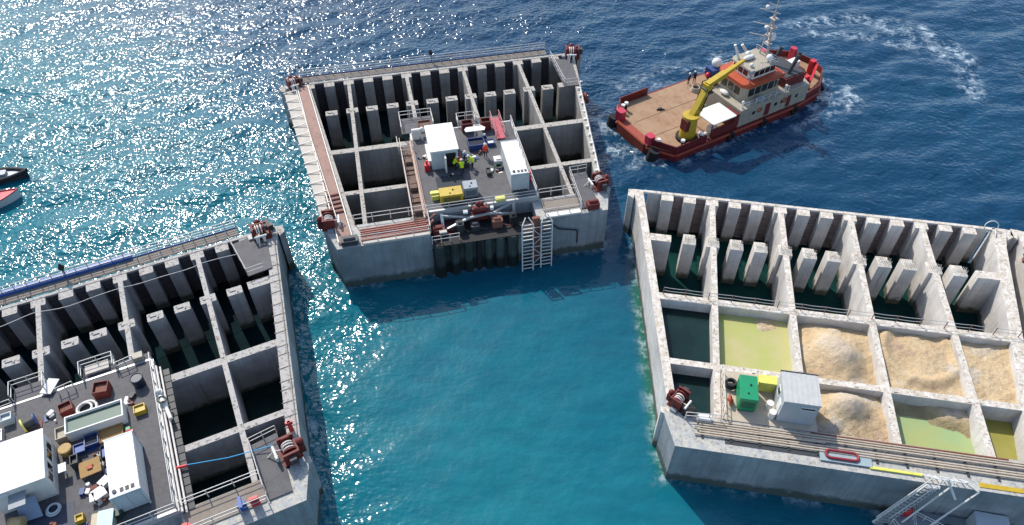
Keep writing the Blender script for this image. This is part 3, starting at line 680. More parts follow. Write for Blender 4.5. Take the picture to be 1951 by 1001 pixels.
Bc.single(MB().box(0, .95, 0, .18, -7, -.3).box(0, .95, -.15, .3, -1.4, -.9).box(.05, .9, -.05, .3, -.7, .6), 'ladder_backing', rust, 'rusty panel mounted between the two white ladders', 'panel', 6.2, 33.3, 0)
Bc.single(MB().tube([(0, 0, -.3), (1.2, -.1, -1.6), (3.4, -.15, -2.2), (3.5, -.12, -4.2)], .08), 'hose', black, 'black hose hanging down the front wall right of the ladders', 'hose', 8.1, 33.15, 0)
# side gangway left of the middle deck
m = MB()
for z in (-.4, -1.7, -3.0, -4.3, -5.6): m.bar((0, .1 - .13 * abs(z), z), (1.25, .1 - .13 * abs(z), z), .07)
for z in (-.4, -3.0): m.bar((0, .1 - .13 * abs(z), z), (1.25, -.1 - .13 * abs(z), z - 1.3), .06).bar((1.25, -.1 - .13 * abs(z), z - 1.3), (0, -.2 - .13 * abs(z), z - 2.6), .06)
Bc.single(m, 'ladder_bracing', offw, 'white scaffold bracing tying the two ladders together', 'bracing', 6.0, 33.8, 0)
t = Bc.thing('side_gangway', 'brown timber gangway with steps down the left side of the middle work deck', 'gangway', -5.3, 30.6, 0)
m = MB()
for k in range(19):
    z = .1 + .12 * math.sin(k * 1.7); m.box(-1.05, -.05, .2 + k * .72, .82 + k * .72, z, z + .12)
for k in (1, 6, 7, 12): m.box(-.95, -.15, .2 + k * .8, .9 + k * .8, .2, .75)
m.build('tread', brown, t)
MB().cyl((-1.2, 0, .3), (-1.2, 14, .3), .09).cyl((.05, 0, .5), (.05, 14, .5), .12).cyl((.3, 0, .75), (.25, 14, .75), .1).cyl((.15, 0, 1.1), (.1, 14, 1.1), .05).build('pipe', mat('pale_pipe', 'b39a8c', .6, dirt=.4, dcol='7c5a4c'), t)
MB().rail([(-1.2, 0, .2), (-1.2, 14, .2)], 1.1, 2.3, .04).build('handrail', railp, t)
t = A.thing('side_gangway', 'dark gangway with pipes along the right side of the nearest work deck', 'gangway', 5.9, 30.2, 0)
m = MB()
for k in range(19): m.box(.05, .95, .2 + k * .8, .9 + k * .8, .05, .15)
m.build('tread', dark, t)
MB().cyl((.1, 0, .75), (.05, 15.5, .75), .1).cyl((.35, 0, .45), (.3, 15.5, .45), .09).cyl((-.1, 0, 1.0), (-.1, 15.5, 1.0), .06).build('pipe', railp, t)
# deck railings
railing(Bc, [(-6.0, 15.0), (-6.0, 11.8), (-2.0, 11.8), (-2.0, 14.6)], 'railing round the balcony at the far left of the middle work deck', dz=.62, m=railp, step=1.3)
railing(Bc, [(1.0, 15.0), (1.0, 13.6), (3.2, 13.6), (3.2, 15)], 'railing behind the left red crate on the middle work deck', dz=.62, step=1.1)
railing(Bc, [(-4.9, 29.8), (7.5, 29.8)], 'railing along the front edge of the middle work deck', dz=.62, step=2.4, m=galv, h=.9)
railing(Bc, [(7.6, 29.6), (7.6, 15.4)], 'railing down the right side of the middle work deck', dz=.62, step=1.8)
railing(Bc, [(-6.8, 16.4), (-6.8, 18.5), (-5.0, 18.6)], 'short railing by the steps beside the white cabin', dz=.3, step=1)
railing(A, [(-5.9, 13.2), (-5.9, 11.7), (-3.2, 11.7), (-3.2, 13.4)], 'railing round the left balcony at the back of the nearest work deck', dz=.55, m=galv)
railing(A, [(-.2, 13.4), (-.2, 12.0), (2.6, 12.0), (2.6, 13.4)], 'railing round the middle balcony at the back of the nearest work deck', dz=.55, m=galv)
railing(A, [(2.8, 13.5), (4.2, 13.3)], 'short railing right of the middle balcony, nearest work deck', dz=.55, m=galv, step=.7)
railing(A, [(-2.2, 14.2), (-.9, 14.0)], 'short railing left of the middle balcony, nearest work deck', dz=.55, m=galv, step=.7)
railing(A, [(5.6, 29.6), (5.7, 13.6)], 'long railing down the right side of the nearest work deck', dz=.55, m=galv, step=1.6)
railing(A, [(-1.5, 29.75), (5.6, 29.75)], 'railing along the front edge of the nearest work deck', dz=.55, m=galv, step=1.6)
railing(A, [(-7.3, 15.6), (-7.3, 13.8), (-5.9, 13.7)], 'railing at the back left corner of the nearest work deck', dz=.55, m=galv, step=1)
railing(A, [(5.9, 29.4, .1), (12.1, 29.4, .1)], 'railing on the inner side of the front walkway, nearest caisson', m=galv, step=2)
railing(A, [(5.9, 31.9, .1), (12.2, 31.9, .1)], 'railing on the outer side of the front walkway, nearest caisson', m=galv, step=2)
A.single(MB().box(0, 6.2, -1.1, 1.0, 0, .08), 'walk_boards', planks, 'grey boards of the front walkway on the nearest caisson', 'boards', 5.9, 30.7, .03)
A.single(MB().box(-.35, .35, -.12, .12, 0, 1.1).box(-.12, .12, -.5, .5, .9, 1.3), 'life_jacket_rack', bluet, 'blue and red life jackets hung on the front walkway railing', 'life jackets', 10.3, 31.7, .1)
A.single(MB().box(-.35, .35, -.12, .12, 0, 1.15, bev=.05), 'life_jacket', redb, 'red life jacket hung beside the blue one on the railing', 'life jacket', 11.3, 31.7, .1)
A.single(MB().box(-.4, .4, -.15, .15, 0, 1.1, bev=.05).box(-.2, .2, -.2, .2, 1.1, 1.3), 'life_jacket', redb, 'red life jacket at the left end of the front walkway', 'life jacket', 6.1, 31.8, .1)
A.single(MB().cyl((0, 0, 0), (0, 0, 1.3), .22, .14).box(-.3, .3, -.1, .1, .9, 1.3), 'marker_buoy', redb, 'small red marker on the wall top behind the near right winch', 'marker', 15.5, 26.1, 0)
A.single(MB().tube([(0, 0, 0), (3.2, -.6, -.3), (6.8, -1.3, .1)], .045, 6), 'rope', mat('blue_rope', '2b9ccf', .6, dirt=.1), 'blue rope stretched over the cell to the near right winch', 'rope', 6.9, 26.0, .5)
A.single(MB().cyl((-.1, 0, 0), (.9, -.15, 0), .13), 'rope_float', redb, 'red float at the loose end of the blue rope', 'float', 6.0, 25.9, .5)
A.single(MB().tube([(x, .12 * math.sin(x), -.25 - .35 * math.sin(math.pi * ((x + 12) % 8) / 8)) for x in np.arange(-10, 17, 1.0)], .03, 5), 'steel_wire', offw, 'thin pale wire slung across the back chambers of the nearest caisson', 'wire', 0, 2.6, .6)
# wall-top boards, right wall of the nearest caisson
m = MB()
for k in range(18):
    v = 3 + k * 1.35 + random.uniform(-.3, .3); m.bar((hw(v) - .4, -v, .03), (hw(v) - 1.55, -v, .03), .05)
m.cyl((hw(2) - .55, -2, .08), (hw(27) - .55, -27, .08), .05, n=6)
A.single(m, 'pipe_supports', mat('grey_battens', '8f8b84', .8, dirt=.5), 'row of thin grey battens on top of the right wall, nearest caisson', 'supports', 0, 0, 0)
m = MB()
for k in range(11):
    v = 9 + k * 1.7; m.box(hw(v) - 1.0 + .2 * random.random(), hw(v) - .6, -v - .3, -v, 0, .12 + .2 * random.random())
m.bar((hw(9) - .5, -9, .1), (hw(27) - .5, -27, .1), .12)
Bc.single(m, 'pipe_supports', offw, 'row of pale blocks on top of the right wall, middle caisson', 'supports', 0, 0, 0)
Bc.single(MB().torus((0, 0, 0), .55, .22, M=Matrix.Rotation(R(80), 3, 'Y')), 'tyre_fender', redp, 'dark red ring fender hung on the right wall of the middle caisson', 'fender', 18.75, 11.2, -.1)

# ---- C cabins and containers
def container(F, u0, v1, w, l, h, dz, label, rot=0, m=white, vents=True):
    t = F.thing('site_container', label, 'container', u0, v1, dz, rot)
    mb = MB().box(0, w, 0, l, .12, h)
    for k in range(int(l / .3)):                                 # corrugated flanks
        y = .15 + k * .3; mb.box(-.025, 0.0, y, y + .15, .25, h - .15); mb.box(w, w + .025, y, y + .15, .25, h - .15)
    mb.build('shell', m, t)
    f = MB()
    for x in (0, w):
        for y in (0, l): f.box(x - .07, x + .07, y - .07, y + .07, 0, h + .03)
    f.box(-.06, w + .06, -.06, .06, h - .1, h + .028).box(-.06, w + .06, l - .06, l + .06, h - .1, h + .028); f.build('corner_post', lgrey, t)
    d_ = MB().box(.12, w / 2 - .02, -.05, .0, .2, h - .15).box(w / 2 + .02, w - .12, -.05, .0, .2, h - .15); d_.build('door', lgrey, t)
    if vents:
        v = MB().cyl((.35, .45, h), (.35, .45, h + .12), .16, n=12)
        for x in (.75, 1.15, 1.55): v.box(x, x + .26, .25, .6, h + .004, h + .05)
        v.build('roof_vent', dark, t)
    return t
container(Bc, 4.95, 28.4, 1.95, 6.1, 2.45, .62, 'white site container on the right of the middle work deck')
container(A, 1.65, 28.2, 2.15, 5.5, 2.5, .55, 'white site container on the right of the nearest work deck')
def cabin(F, u0, v1, w, l, h, dz, label, roofm=white, wallm=lgrey, windows=(), door=None, over=.12):
    t = F.thing('site_cabin', label, 'cabin', u0, v1, dz)
    MB().box(0, w, 0, l, 0, h).build('wall', wallm, t)
    mb = MB().box(-over, w + over, -over, l + over, h + .004, h + .16)
    for k in range(7): mb.box(.2 + k * w / 7, .26 + k * w / 7, 0, l, h + .16, h + .185)
    mb.build('roof', roofm, t)
    for (side, a, b_, z0, z1) in windows:
        mb = MB(); fr = MB()
        if side == 'r': mb.box(w, w + .03, a, b_, z0, z1); fr.box(w, w + .05, a - .08, b_ + .08, z1, z1 + .08).box(w, w + .05, a - .08, b_ + .08, z0 - .08, z0).box(w, w + .05, (a + b_) / 2 - .04, (a + b_) / 2 + .04, z0, z1)
        if side == 'l': mb.box(-.03, 0, a, b_, z0, z1); fr.box(-.05, 0, a - .08, b_ + .08, z1, z1 + .08).box(-.05, 0, a - .08, b_ + .08, z0 - .08, z0)
        if side == 'f': mb.box(a, b_, -.03, 0, z0, z1); fr.box(a - .08, b_ + .08, -.05, 0, z1, z1 + .08).box(a - .08, b_ + .08, -.05, 0, z0 - .08, z0)
        wn_ = mb.build('window', glass, t); fr.build('frame', white, wn_)
    return t
c1 = cabin(Bc, -3.3, 22.7, 3.1, 5.0, 2.55, .62, 'white roofed cabin with an open doorway on the middle work deck', wallm=lgrey)
MB().box(1.65, 2.85, -.03, 0, .05, 2.15).build('doorway', black, c1)  # black panel; the unlit inside of the doorway is its colour
MB().box(1.45, 1.62, -.95, -.02, .05, 2.2).build('door', white, c1)
MB().box(-.35, .0, .5, 3.8, .2, 1.0).build('side_bench', offw, c1)
c2 = cabin(A, -6.75, 24.3, 4.0, 4.6, 2.7, .55, 'large white roofed cabin with a window band on the nearest work deck', wallm=offw, windows=(('r', .5, 2.0, 1.1, 2.1), ('r', 2.5, 4.1, 1.1, 2.1)))
MB().box(1.2, 2.4, -1.3, -.05, 2.0, 2.12).build('entrance_canopy', greym, c2)
Mx = Matrix.Translation((1.9, -.6, 1.1)) @ Matrix.Rotation(R(50), 4, 'X') @ Matrix.Rotation(R(-12), 4, 'Y')
MB().box(-.6, 1.0, -1.3, .5, 0, .06, Mx).build('open_shutter', mat('blue_grey_sheet', '74849a', .4, dirt=.15), c2)
MB().box(.2, 1.3, -.1, .0, 2.3, 2.55).build('name_board', white, c2)
c3 = cabin(Cc, -6.4, 29.1, 3.0, 3.1, 2.9, .1, 'pale grey hut beside the green generator on the pale caisson', roofm=mat('hut_roof', 'b3b3b0', .6, dirt=.45, dcol='85827c', scale=1.5), wallm=mat('hut_wall', 'a3a9ae', .55, dirt=.2, dcol='767c82'), windows=(('l', 1.6, 2.2, 1.5, 2.2), ('f', 1.6, 2.7, 2.2, 2.45)), over=.05)
MB().box(-.08, 3.08, 3.12, 3.2, 2.9, 3.12).build('roof_kerb', dark, c3)
MB().box(-.05, -.0, .35, 1.1, .1, 2.0).build('door', white, c3)

def genset(F, u, v, w, l, h, dz, label, m, rot=0):
    t = F.thing('generator', label, 'generator', u, v, dz, rot)
    MB().box(0, w, 0, l, .14, h, bev=.06).build('housing', m, t, bevel=.03)
    MB().box(.05, w - .05, .05, l - .05, 0, .14).build('skid', dark, t)
    g = MB()
    for k in range(6): g.box(w * .12, w * .88, -.02, .0, h * .35 + k * h * .08, h * .35 + k * h * .08 + .05)
    g.build('louvre', dark, t)
    MB().cyl((w * .6, l * .6, h), (w * .6, l * .6, h + .1), .09, n=8).cyl((w * .45, l * .25, h), (w * .45, l * .25, h + .06), .09, n=8).build('exhaust_cap', black, t)
    MB().box(w * .12, w * .88, -.03, -.01, h * .2, h * .28).build('handle_bar', m, t)
genset(Bc, -3.25, 29.1, 2.55, 1.5, 1.3, .62, 'yellow generator at the front left of the middle work deck', yel)
genset(Bc, -.5, 28.6, 1.6, 1.4, 1.5, .62, 'grey generator beside the yellow one on the middle work deck', greym)
genset(Cc, -9.75, 28.6, 1.55, 2.6, 1.85, .1, 'green generator on the pale caisson', green)
Cc.single(MB().box(0, 1.5, 0, .8, 0, 1.1, bev=.05).box(-.05, 1.55, -.05, .85, 1.1, 1.35, bev=.08), 'fuel_tank', pyel, 'pale yellow tank between the green generator and the hut', 'tank', -7.9, 26.2, .1)
for k, (u, v) in enumerate(((-6.95, 27.9), (-6.8, 28.8))):
    Cc.single(MB().cyl((0, 0, 0), (0, 0, .8), .3, n=14).cyl((0, 0, .8), (0, 0, .84), .32, n=14), 'barrel', offw, ('white barrel behind the other beside the hut' if k == 0 else 'white barrel nearer the front wall beside the hut'), 'barrel', u, v, .1)
Cc.single(MB().torus((0, 0, .42), .35, .14, M=Matrix.Rotation(R(70), 3, 'Y')).cyl((-.25, 0, .42), (.25, 0, .42), .12), 'hose_reel', orangep, 'orange hose reel left of the green generator', 'reel', -10.3, 27.9, .1)
Cc.single(MB().torus((0, 0, .3), .45, .16, n=18).torus((0, 0, .55), .4, .12, n=18), 'hose_coil', black, 'black coiled hose behind the orange reel', 'hose', -10.2, 26.1, .1)

# ---- the pale caisson's slab, ledge, pipes, ring board, scaffold
Cc.single(MB().box(-3.8 - 7.55 + .36, -3.8 - .36, -29.6, -24.35, -.35, -.03).box(-11.0, -2.9, -29.7, -24.4, -.02, .08), 'cell_cover', mat('cover_slab', 'b5a893', .9, dirt=.5, dcol='8a7d6c'), 'concrete cover slab under the green generator and the hut', 'slab', 0, 0, 0)
t = Cc.thing('pipe_run', 'bundle of long pale pipes lying along the front ledge of the pale caisson', 'pipes', -13.4, 30.9, .05)
m = MB()
for k in range(7):
    y = .75 - k * .24; x1 = 28.6 if k not in (3,) else 11; m.cyl((.2 * (k % 3), y, .14), (x1, y + .15, .14 + .02 * (k % 2)), .085, n=8)
m.build('pipe', mat('cream_pipe', 'b9ab97', .7, dirt=.75, dcol='85705f', scale=1.5), t)
multi('sleeper', dark, t, [MB().box(.6 + k * 2.4, .8 + k * 2.4, -1.0, 1.0, 0, .06) for k in range(12)])
Cc.single(MB().cyl((0, 0, 0), (16, .1, 0), .1, n=8), 'pipe', rust, 'long rust red pipe behind the pale pipe bundle', 'pipe', -3.5, 29.9, .15)
Cc.single(MB().box(0, 10.5, -.35, .12, -.0, .03), 'joint_strip', dark, 'dark open joint strip in front of the pale pipes', 'strip', -10.8, 31.75, .01)
t = Cc.thing('ring_board', 'blue-grey board with a long dark red ring on the front ledge', 'board', -1.0, 31.9, .12)
MB().box(-2.0, 2.2, -.5, .85, 0, .06).build('board', mat('board_paint', '93a3a6', .6, dirt=.2), t)
m = MB(); n = 28; pts = []
for i in range(n):
    a_ = 2 * math.pi * i / n; pts.append((math.copysign(.95, math.cos(a_)) + .36 * math.cos(a_) - .2, .15 + .36 * math.sin(a_), .16))
m.tube(pts + [pts[0]], .12, 8); m.build('ring', mat('dark_red_ring', '8c2832', .6, dirt=.2), t)
Cc.single(MB().box(0, 4.2, -.12, .12, 0, .14), 'kerb_beam', pyel, 'yellow beam right of the ring board on the front ledge', 'beam', 1.0, 32.4, .02)
Cc.single(MB().box(0, 3.4, -.2, .2, 0, .05), 'painted_strip', yel, 'faded yellow strip at the far right of the front ledge', 'strip', 9.6, 32.5, .012)
railing(Cc, [(-14.2, 30.2, 0), (-11.2, 30.0, 0)], 'short railing across the front left corner of the pale caisson', h=1.1, step=1)
railing(Cc, [(-10.95, 24.6), (-10.9, 29.6)], 'rust stained railing left of the green generator', dz=.1, m=railp, step=.9)
Cc.single(MB().box(0, 1.2, 0, .5, 0, .45), 'white_box', white, 'small white box on the front left ledge of the pale caisson', 'box', -13.2, 30.3, .15)
Cc.single(MB().box(-.5, .5, -.4, .4, 0, .7, bev=.1).cyl((-.6, 0, .5), (.6, 0, .5), .28), 'pump', black, 'small black pump by the red winch of the pale caisson', 'pump', -14.0, 29.5, 0)
# wire guard along the inner wall of the pale caisson
t = Cc.thing('wire_guard', 'rusty posts and wires along the cross wall of the pale caisson', 'guard wires', -16.5, 15.7, 0)
multi('post', rust, t, [MB().cyl((k * 2.25, 0, -.05), (k * 2.25, 0, .95), .045, n=5) for k in range(16)])
m = MB()
for z in (.45, .9): m.tube([(x, 0, z - .06 * math.sin(math.pi * (x % 2.25) / 2.25)) for x in np.arange(0, 33.8, .75)], .03, 5)
m.build('wire', galv, t)
# loose fittings on the right wall corner of the pale caisson
Cc.single(MB().torus((0, 0, .4), .7, .05, M=Matrix.Rotation(R(75), 3, 'X')).tube([(0, 0, 0), (.4, -.3, .3), (.2, -1.2, .2)], .05), 'rope_coil', offw, 'pale rope loop on the far right corner of the pale caisson', 'rope', 18.6, .3, 0)
Dc.single(MB().cyl((0, 0, 0), (.9, -.3, .25), .35, n=12).cyl((0, -1.2, 0), (.8, -2, .3), .22).box(-.3, .3, -2.8, -2.2, 0, .5), 'mooring_fitting', rust, 'rusty mooring fitting on the corner of the cut-off right caisson', 'fitting', -19.6, 2.5, 0)
Dc.single(MB().cyl((0, 0, .2), (4.4, -28, .2), .28, n=10), 'side_pipe', greym, 'thick grey pipe along the wall top of the cut-off right caisson', 'pipe', -18.9, 2.0, 0)
t = Cc.thing('scaffold_stair', 'white scaffold stair leaning from the front ledge down to the moored boat', 'stair', 5.3, 33.2, 0)
m = MB(); pa = (0, 0, .1); pb = (-1.6, -1.0, -5.2)
for off in (0, 1.0):
    m.bar((off, -.1, .2), (off - 2.6, -1.2, -5.3), .12); m.bar((off, -.1, 1.2), (off - 2.6, -1.2, -4.3), .07)
m.build('stringer', offw, t)
m = MB()
for k in range(16):
    f = k / 15; m.box(-2.6 * f, 1 - 2.6 * f, -.2 - 1.1 * f - .12, -.1 - 1.1 * f + .12, .1 - 5.3 * f, .16 - 5.3 * f)
m.build('tread', galv, t)
m = MB().bar((2.2, .2, .9), (-.6, -1.4, -4.2), .12).bar((4.0, -.1, .2), (1.6, -1.4, -4.0), .12).bar((2.9, .5, .5), (4.0, -.1, .2), .12).bar((1.4, .3, .9), (2.4, -.6, -.6), .14)
m.build('brace', offw, t)
m = MB()
for k in range(7): m.bar((-.2 + k * .5, .9, .1), (-.1 + k * .48, .0 + .1 * (k % 2), 1.3 - .2 * (k % 3)), .08)
m.bar((0, 0, 1.2), (3.1, .1, 1.0), .07); m.build('handrail', white, t)

# ------------------------------------------------------------------ loose equipment
def crate(F, u, v, w, l, h, dz, label, m, rot=0, name='crate', cat='crate', inner=None, group=None):
    t = F.thing(name, label, cat, u, v, dz, rot, group)
    x0, x1, y0, y1 = -w / 2, w / 2, -l / 2, l / 2; e = .07
    MB().box(x0, x1, y0, y1, 0, .1).box(x0, x0 + e, y0, y1, .1, h).box(x1 - e, x1, y0, y1, .1, h).box(x0 + e, x1 - e, y0, y0 + e, .1, h).box(x0 + e, x1 - e, y1 - e, y1, .1, h).build('body', m, t)
    MB().box(x0 + e + .02, x1 - e - .02, y0 + e + .02, y1 - e - .02, .1, h * .7).build('contents', inner or dark, t)
    return t
DB = .62; DA = .55
crate(Bc, 2.0, 15.9, 1.35, .95, 1.25, DB, 'left dark red open crate at the back of the middle work deck', redp, inner=rust)
crate(Bc, 4.3, 16.0, 1.2, .95, 1.3, DB, 'right dark red open crate at the back of the middle work deck', redp, inner=rust)
t = Bc.thing('gangway_ramp', 'pink-red ramp with side rails at the back right of the middle work deck', 'ramp', 5.2, 18.6, DB)
MB().box(0, 1.1, 0, 4.4, .05, .16).build('ramp_plate', mat('pink_red_plate', 'b0525c', .7, dirt=.5, dcol='6d2c30'), t)
MB().rail([(0, 0, .1), (0, 4.4, .1)], 1.2, 1.4, .04).rail([(1.1, 0, .1), (1.1, 4.4, .1)], 1.2, 1.4, .04).build('handrail', mat('pink_rail', 'cf8c88', .6, dirt=.3), t)
crate(Bc, 2.5, 19.4, 2.0, 1.5, .8, DB, 'blue tarpaulin covered bin under the pale tabletop', bluep, inner=navy)
Bc.single(MB().prism([(-1.2, -.4), (1.1, -.45), (1.3, .1), (.9, .55), (-1.0, .5), (-1.3, .1)], 1.25, 1.33).box(-.08, .08, -.08, .08, 0, 1.25), 'table', offw, 'round-cornered pale table near the red crates', 'table', 2.7, 17.6, DB)
crate(Bc, 4.3, 19.3, .9, .9, .5, DB, 'small blue box beside the ramp on the middle work deck', bluep, inner=offw)
Bc.single(MB().box(-.5, .5, -.5, .5, 0, .35, bev=.05).box(-.3, .3, -.3, .3, .35, .5), 'tool_box', white, 'small white box between the standing worker and the container', 'box', 4.55, 22.6, DB)
Bc.single(MB().box(-.55, .55, -.3, .3, 0, .35, bev=.04), 'lamp_box', pyel, 'pale cream box on the front edge of the middle work deck', 'box', 3.4, 29.5, DB)
Bc.single(MB().box(-.4, .4, -.5, .5, 0, .6, bev=.05).box(-.5, .5, -.2, .2, .6, .8), 'valve_block', pyel, 'pale yellow valve block left of the yellow generator', 'valve', -3.7, 27.6, DB)
Bc.single(MB().box(-1.6, 1.6, -1.2, 1.2, 0, .05), 'cabin_shadow_sheet', mat('cabin_shadow_tone', '2a3238', .8, dirt=.2), 'dark sheet painting in the cabin shadow in front of the cabin door, middle work deck', 'painted shadow', -1.6, 25.4, DB + .004)  # dark sheet where the cabin's cast shadow falls, shadow painted as colour
Bc.single(MB().box(-.3, .3, -.3, .3, 0, .9).cyl((0, 0, .9), (0, 0, 1.4), .12), 'gas_bottle_rack', redb, 'red gas bottle rack at the front left corner of the cabin', 'gas bottles', -3.9, 22.6, DB)
Bc.single(MB().box(-.3, .3, -.35, .35, 0, .8).box(-.6, .3, -.2, .2, .8, 1.2), 'pump_unit', redb, 'small red pump to the right of the container front, middle deck', 'pump', 7.2, 26.8, DB)
Bc.single(MB().box(-.4, .4, -.3, .3, 0, 1.0).cyl((-.5, 0, 1.1), (.5, 0, 1.1), .3).sph((.8, .4, .9), .35), 'pump_unit', offw, 'white and black pump on the balcony behind the white cabin', 'pump', -4.4, 16.2, DB)
crate(Bc, -3.1, 14.2, 1.6, 1.2, .7, DB, 'brown crate on the balcony behind the white cabin', rust, inner=brown)
crate(Bc, 3.0, 24.7, .5, 1.0, .5, DB, 'dark crate in the middle of the deck behind the workers, right', dark, inner=dark)
Bc.single(MB().torus((0, 0, .1), .5, .08).torus((.1, 0, .22), .42, .07), 'hose_coil', mat('green_hose', '1d4a3a', .6, dirt=.2), 'dark green coiled hose beside the container, middle deck', 'hose', 4.3, 23.9, DB)

# nearest caisson
crate(A, -1.6, 16.4, 1.1, 1.0, .9, DA, 'left open red tub in the row at the back of the nearest deck', redp, 10, 'tub', 'tub', inner=rust)
crate(A, 1.35, 15.6, 1.25, 1.2, 1.0, DA, 'middle open red tub in the row at the back of the nearest deck', redp, -12, 'tub', 'tub', inner=rust)
A.single(MB().cyl((0, 0, 0), (0, 0, 1.0), .5, .55, n=16).torus((0, 0, 1.0), .52, .07), 'tub', mat('navy_plastic', '17213a', .5, dirt=.3), 'dark blue round tub at the right end of the row of tubs', 'tub', 4.35, 16.0, DA)
A.single(MB().torus((0, 0, .15), .85, .14, n=24).torus((.1, .05, .34), .75, .12, n=24).torus((-.1, 0, .5), .6, .1, n=24), 'hose_coil', offw, 'white coiled hose between the red tubs and the green tank', 'hose', -.1, 17.0, DA)
t = A.thing('open_tank', 'long open tank with white rim and green lining on the nearest deck', 'tank', .7, 18.8, DA, -1)
MB().box(-2.2, 2.2, -.8, .8, 0, .95).build('tank_body', mat('green_lining', '35584b', .5, dirt=.5, dcol='22382f'), t)
MB().box(-2.3, 2.3, -.9, -.8, 0, 1.25).box(-2.3, 2.3, .8, .9, 0, 1.25).box(-2.3, -2.2, -.798, .798, 0, 1.25).box(2.2, 2.3, -.798, .798, 0, 1.25).build('rim', white, t)
crate(A, 4.1, 19.0, .95, .8, .55, DA, 'yellow box by the right railing of the nearest deck', yel, inner=yel, name='tool_box', cat='box')
t = A.thing('cable_reel', 'yellow and blue cable reel near the back left of the nearest deck', 'reel', -4.5, 16.6, DA, 15)
MB().cyl((-.55, 0, .6), (-.42, 0, .6), .62, n=18).build('flange', pyel, t); MB().cyl((.42, 0, .6), (.55, 0, .6), .62, n=18).build('flange', bluep, t)
MB().cyl((-.42, 0, .6), (.42, 0, .6), .42, n=16).build('cable', dark, t)
MB().box(-.6, -.3, -.7, .7, 0, .1).box(.3, .6, -.7, .7, 0, .1).build('cradle', rust, t)
t = A.thing('table', 'plywood topped table in the middle of the nearest deck', 'table', -.1, 23.4, DA, 3)
MB().box(-.8, .8, -.75, .75, .72, .8).build('tabletop', wood, t)
for x in (-.7, .7):
    for y in (-.65, .65): MB().box(x - .05, x + .05, y - .05, y + .05, 0, .72).build('leg', dark, t)
A.single(MB().box(-.2, .2, -.12, .12, 0, .12).cyl((-.25, .1, .08), (.3, .2, .08), .05), 'hand_tool', orangep, 'orange hand tool lying on the plywood table', 'tool', -.1, 23.5, DA + .81)
crate(A, 1.6, 20.4, 1.9, 1.3, .35, DA, 'low brown plywood tray behind the container, nearest deck', wood, inner=wood, name='tray', cat='tray')
crate(A, .1, 20.5, 1.1, 1.1, .55, DA, 'blue bin with white bags right of the open tank front', bluep, inner=navy)
crate(A, -.9, 20.9, .9, .9, .5, DA, 'blue bin below the left end of the open tank', bluep, inner=bluet)
crate(A, 1.1, 22.2, .8, 1.2, .6, DA, 'narrow navy bin right of the plywood table', navy, inner=bluet)
crate(A, 1.15, 24.0, .7, .9, .5, DA, 'navy bin beside the left flank of the container', navy, inner=bluet)
crate(A, -2.0, 19.0, 1.0, 1.2, .9, DA, 'tall pale beige box between the cabin and the open tank', cream, inner=cream)
A.single(MB().cyl((0, 0, 0), (0, 0, .7), .5, .52, n=16).cyl((0, 0, .7), (0, 0, .73), .46, n=16), 'drum', mat('ochre_drum', 'a98a4a', .6, dirt=.4), 'ochre drum at the left end of the open tank', 'drum', -1.9, 20.6, DA)
A.single(MB().box(-.3, .3, -.42, .42, .9, .96).box(-.05, .05, -.05, .05, 0, .9), 'notice_board', white, 'small white board beside the cabin wall', 'board', -2.1, 22.6, DA)
for k, (u, v, w, l, r_) in enumerate(((.3, 25.9, .95, 1.0, 20), (.75, 25.0, .85, .7, 35), (-.25, 26.1, .35, .8, 0))):
    A.single(MB().box(-w / 2, w / 2, -l / 2, l / 2, .5, .56).box(-w / 2 + .05, w / 2 - .05, -l / 2 + .05, l / 2 - .05, 0, .5), 'box_lid', [white, white, offw][k], ['large white lidded box left of the container', 'white lidded box turned askew beside the larger one', 'narrow off-white box beside the large lidded box'][k], 'box', u, v, DA, r_)
t = A.thing('cooler_chest', 'pale blue chest at the front of the nearest deck near the container', 'chest', .4, 28.6, DA, -10)
MB().box(-.8, .8, -.7, .7, 0, .8, bev=.06).build('body', mat('beige_body', 'b5a88c', .6, dirt=.3), t); MB().box(-.3, .84, -.74, .74, .8, .92, bev=.06).build('lid', mat('pale_blue_lid', 'a4c4cf', .4, dirt=.1), t)
A.single(MB().cyl((0, 0, 0), (0, 0, .7), .38, n=14), 'drum', mat('dark_green_drum', '1c3a30', .5, dirt=.3), 'dark green drum right of the pale blue chest', 'drum', 1.5, 28.3, DA)
A.single(MB().cyl((0, -.45, .5), (0, .45, .5), .5, n=18).cyl((0, .45, .5), (0, .5, .5), .54, n=18), 'drum', mat('tan_drum', 'b0986a', .6, dirt=.4), 'tan drum lying in front of the large cabin', 'drum', -5.6, 25.9, DA, 75)
A.single(MB().torus((0, 0, .1), .5, .1, n=20).torus((.05, 0, .25), .42, .08, n=20), 'hose_coil', lgrey, 'grey coiled hose on the blue sheet in front of the large cabin', 'hose', -3.2, 25.6, DA)
A.single(MB().box(-2.4, 1.9, -1.6, 1.6, 0, .03), 'ground_sheet', mat('dark_blue_sheet', '1d2b42', .6, dirt=.3), 'dark blue sheet spread in front of the large cabin', 'sheet', -3.6, 27.0, DA + .004)
A.single(MB().box(-.3, .3, -.3, .3, 0, .6, bev=.05).sph((0, 0, .75), .22), 'jerrycan', redb, 'red canister behind the container, nearest deck', 'canister', 3.1, 21.3, DA)
A.single(MB().box(-.18, .18, -.18, .18, 0, .5, bev=.05), 'jerrycan', mat('green_plastic', '2f8a4a', .5), 'small green canister behind the red canister', 'canister', 3.0, 20.7, DA)
t = A.thing('valve_manifold', 'white pipe manifold by the right railing of the nearest deck', 'manifold', 5.9, 18.2, .4, 4)
MB().cyl((0, 0, 0), (0, 0, .9), .28, n=12).torus((0, 0, .9), .3, .06).cyl((.1, -.6, .5), (.3, -3.0, .5), .17, n=10).sph((0, 0, .95), .26).cyl((0, -.3, .7), (.1, -1.2, .8), .2).build('pipework', offw, t)
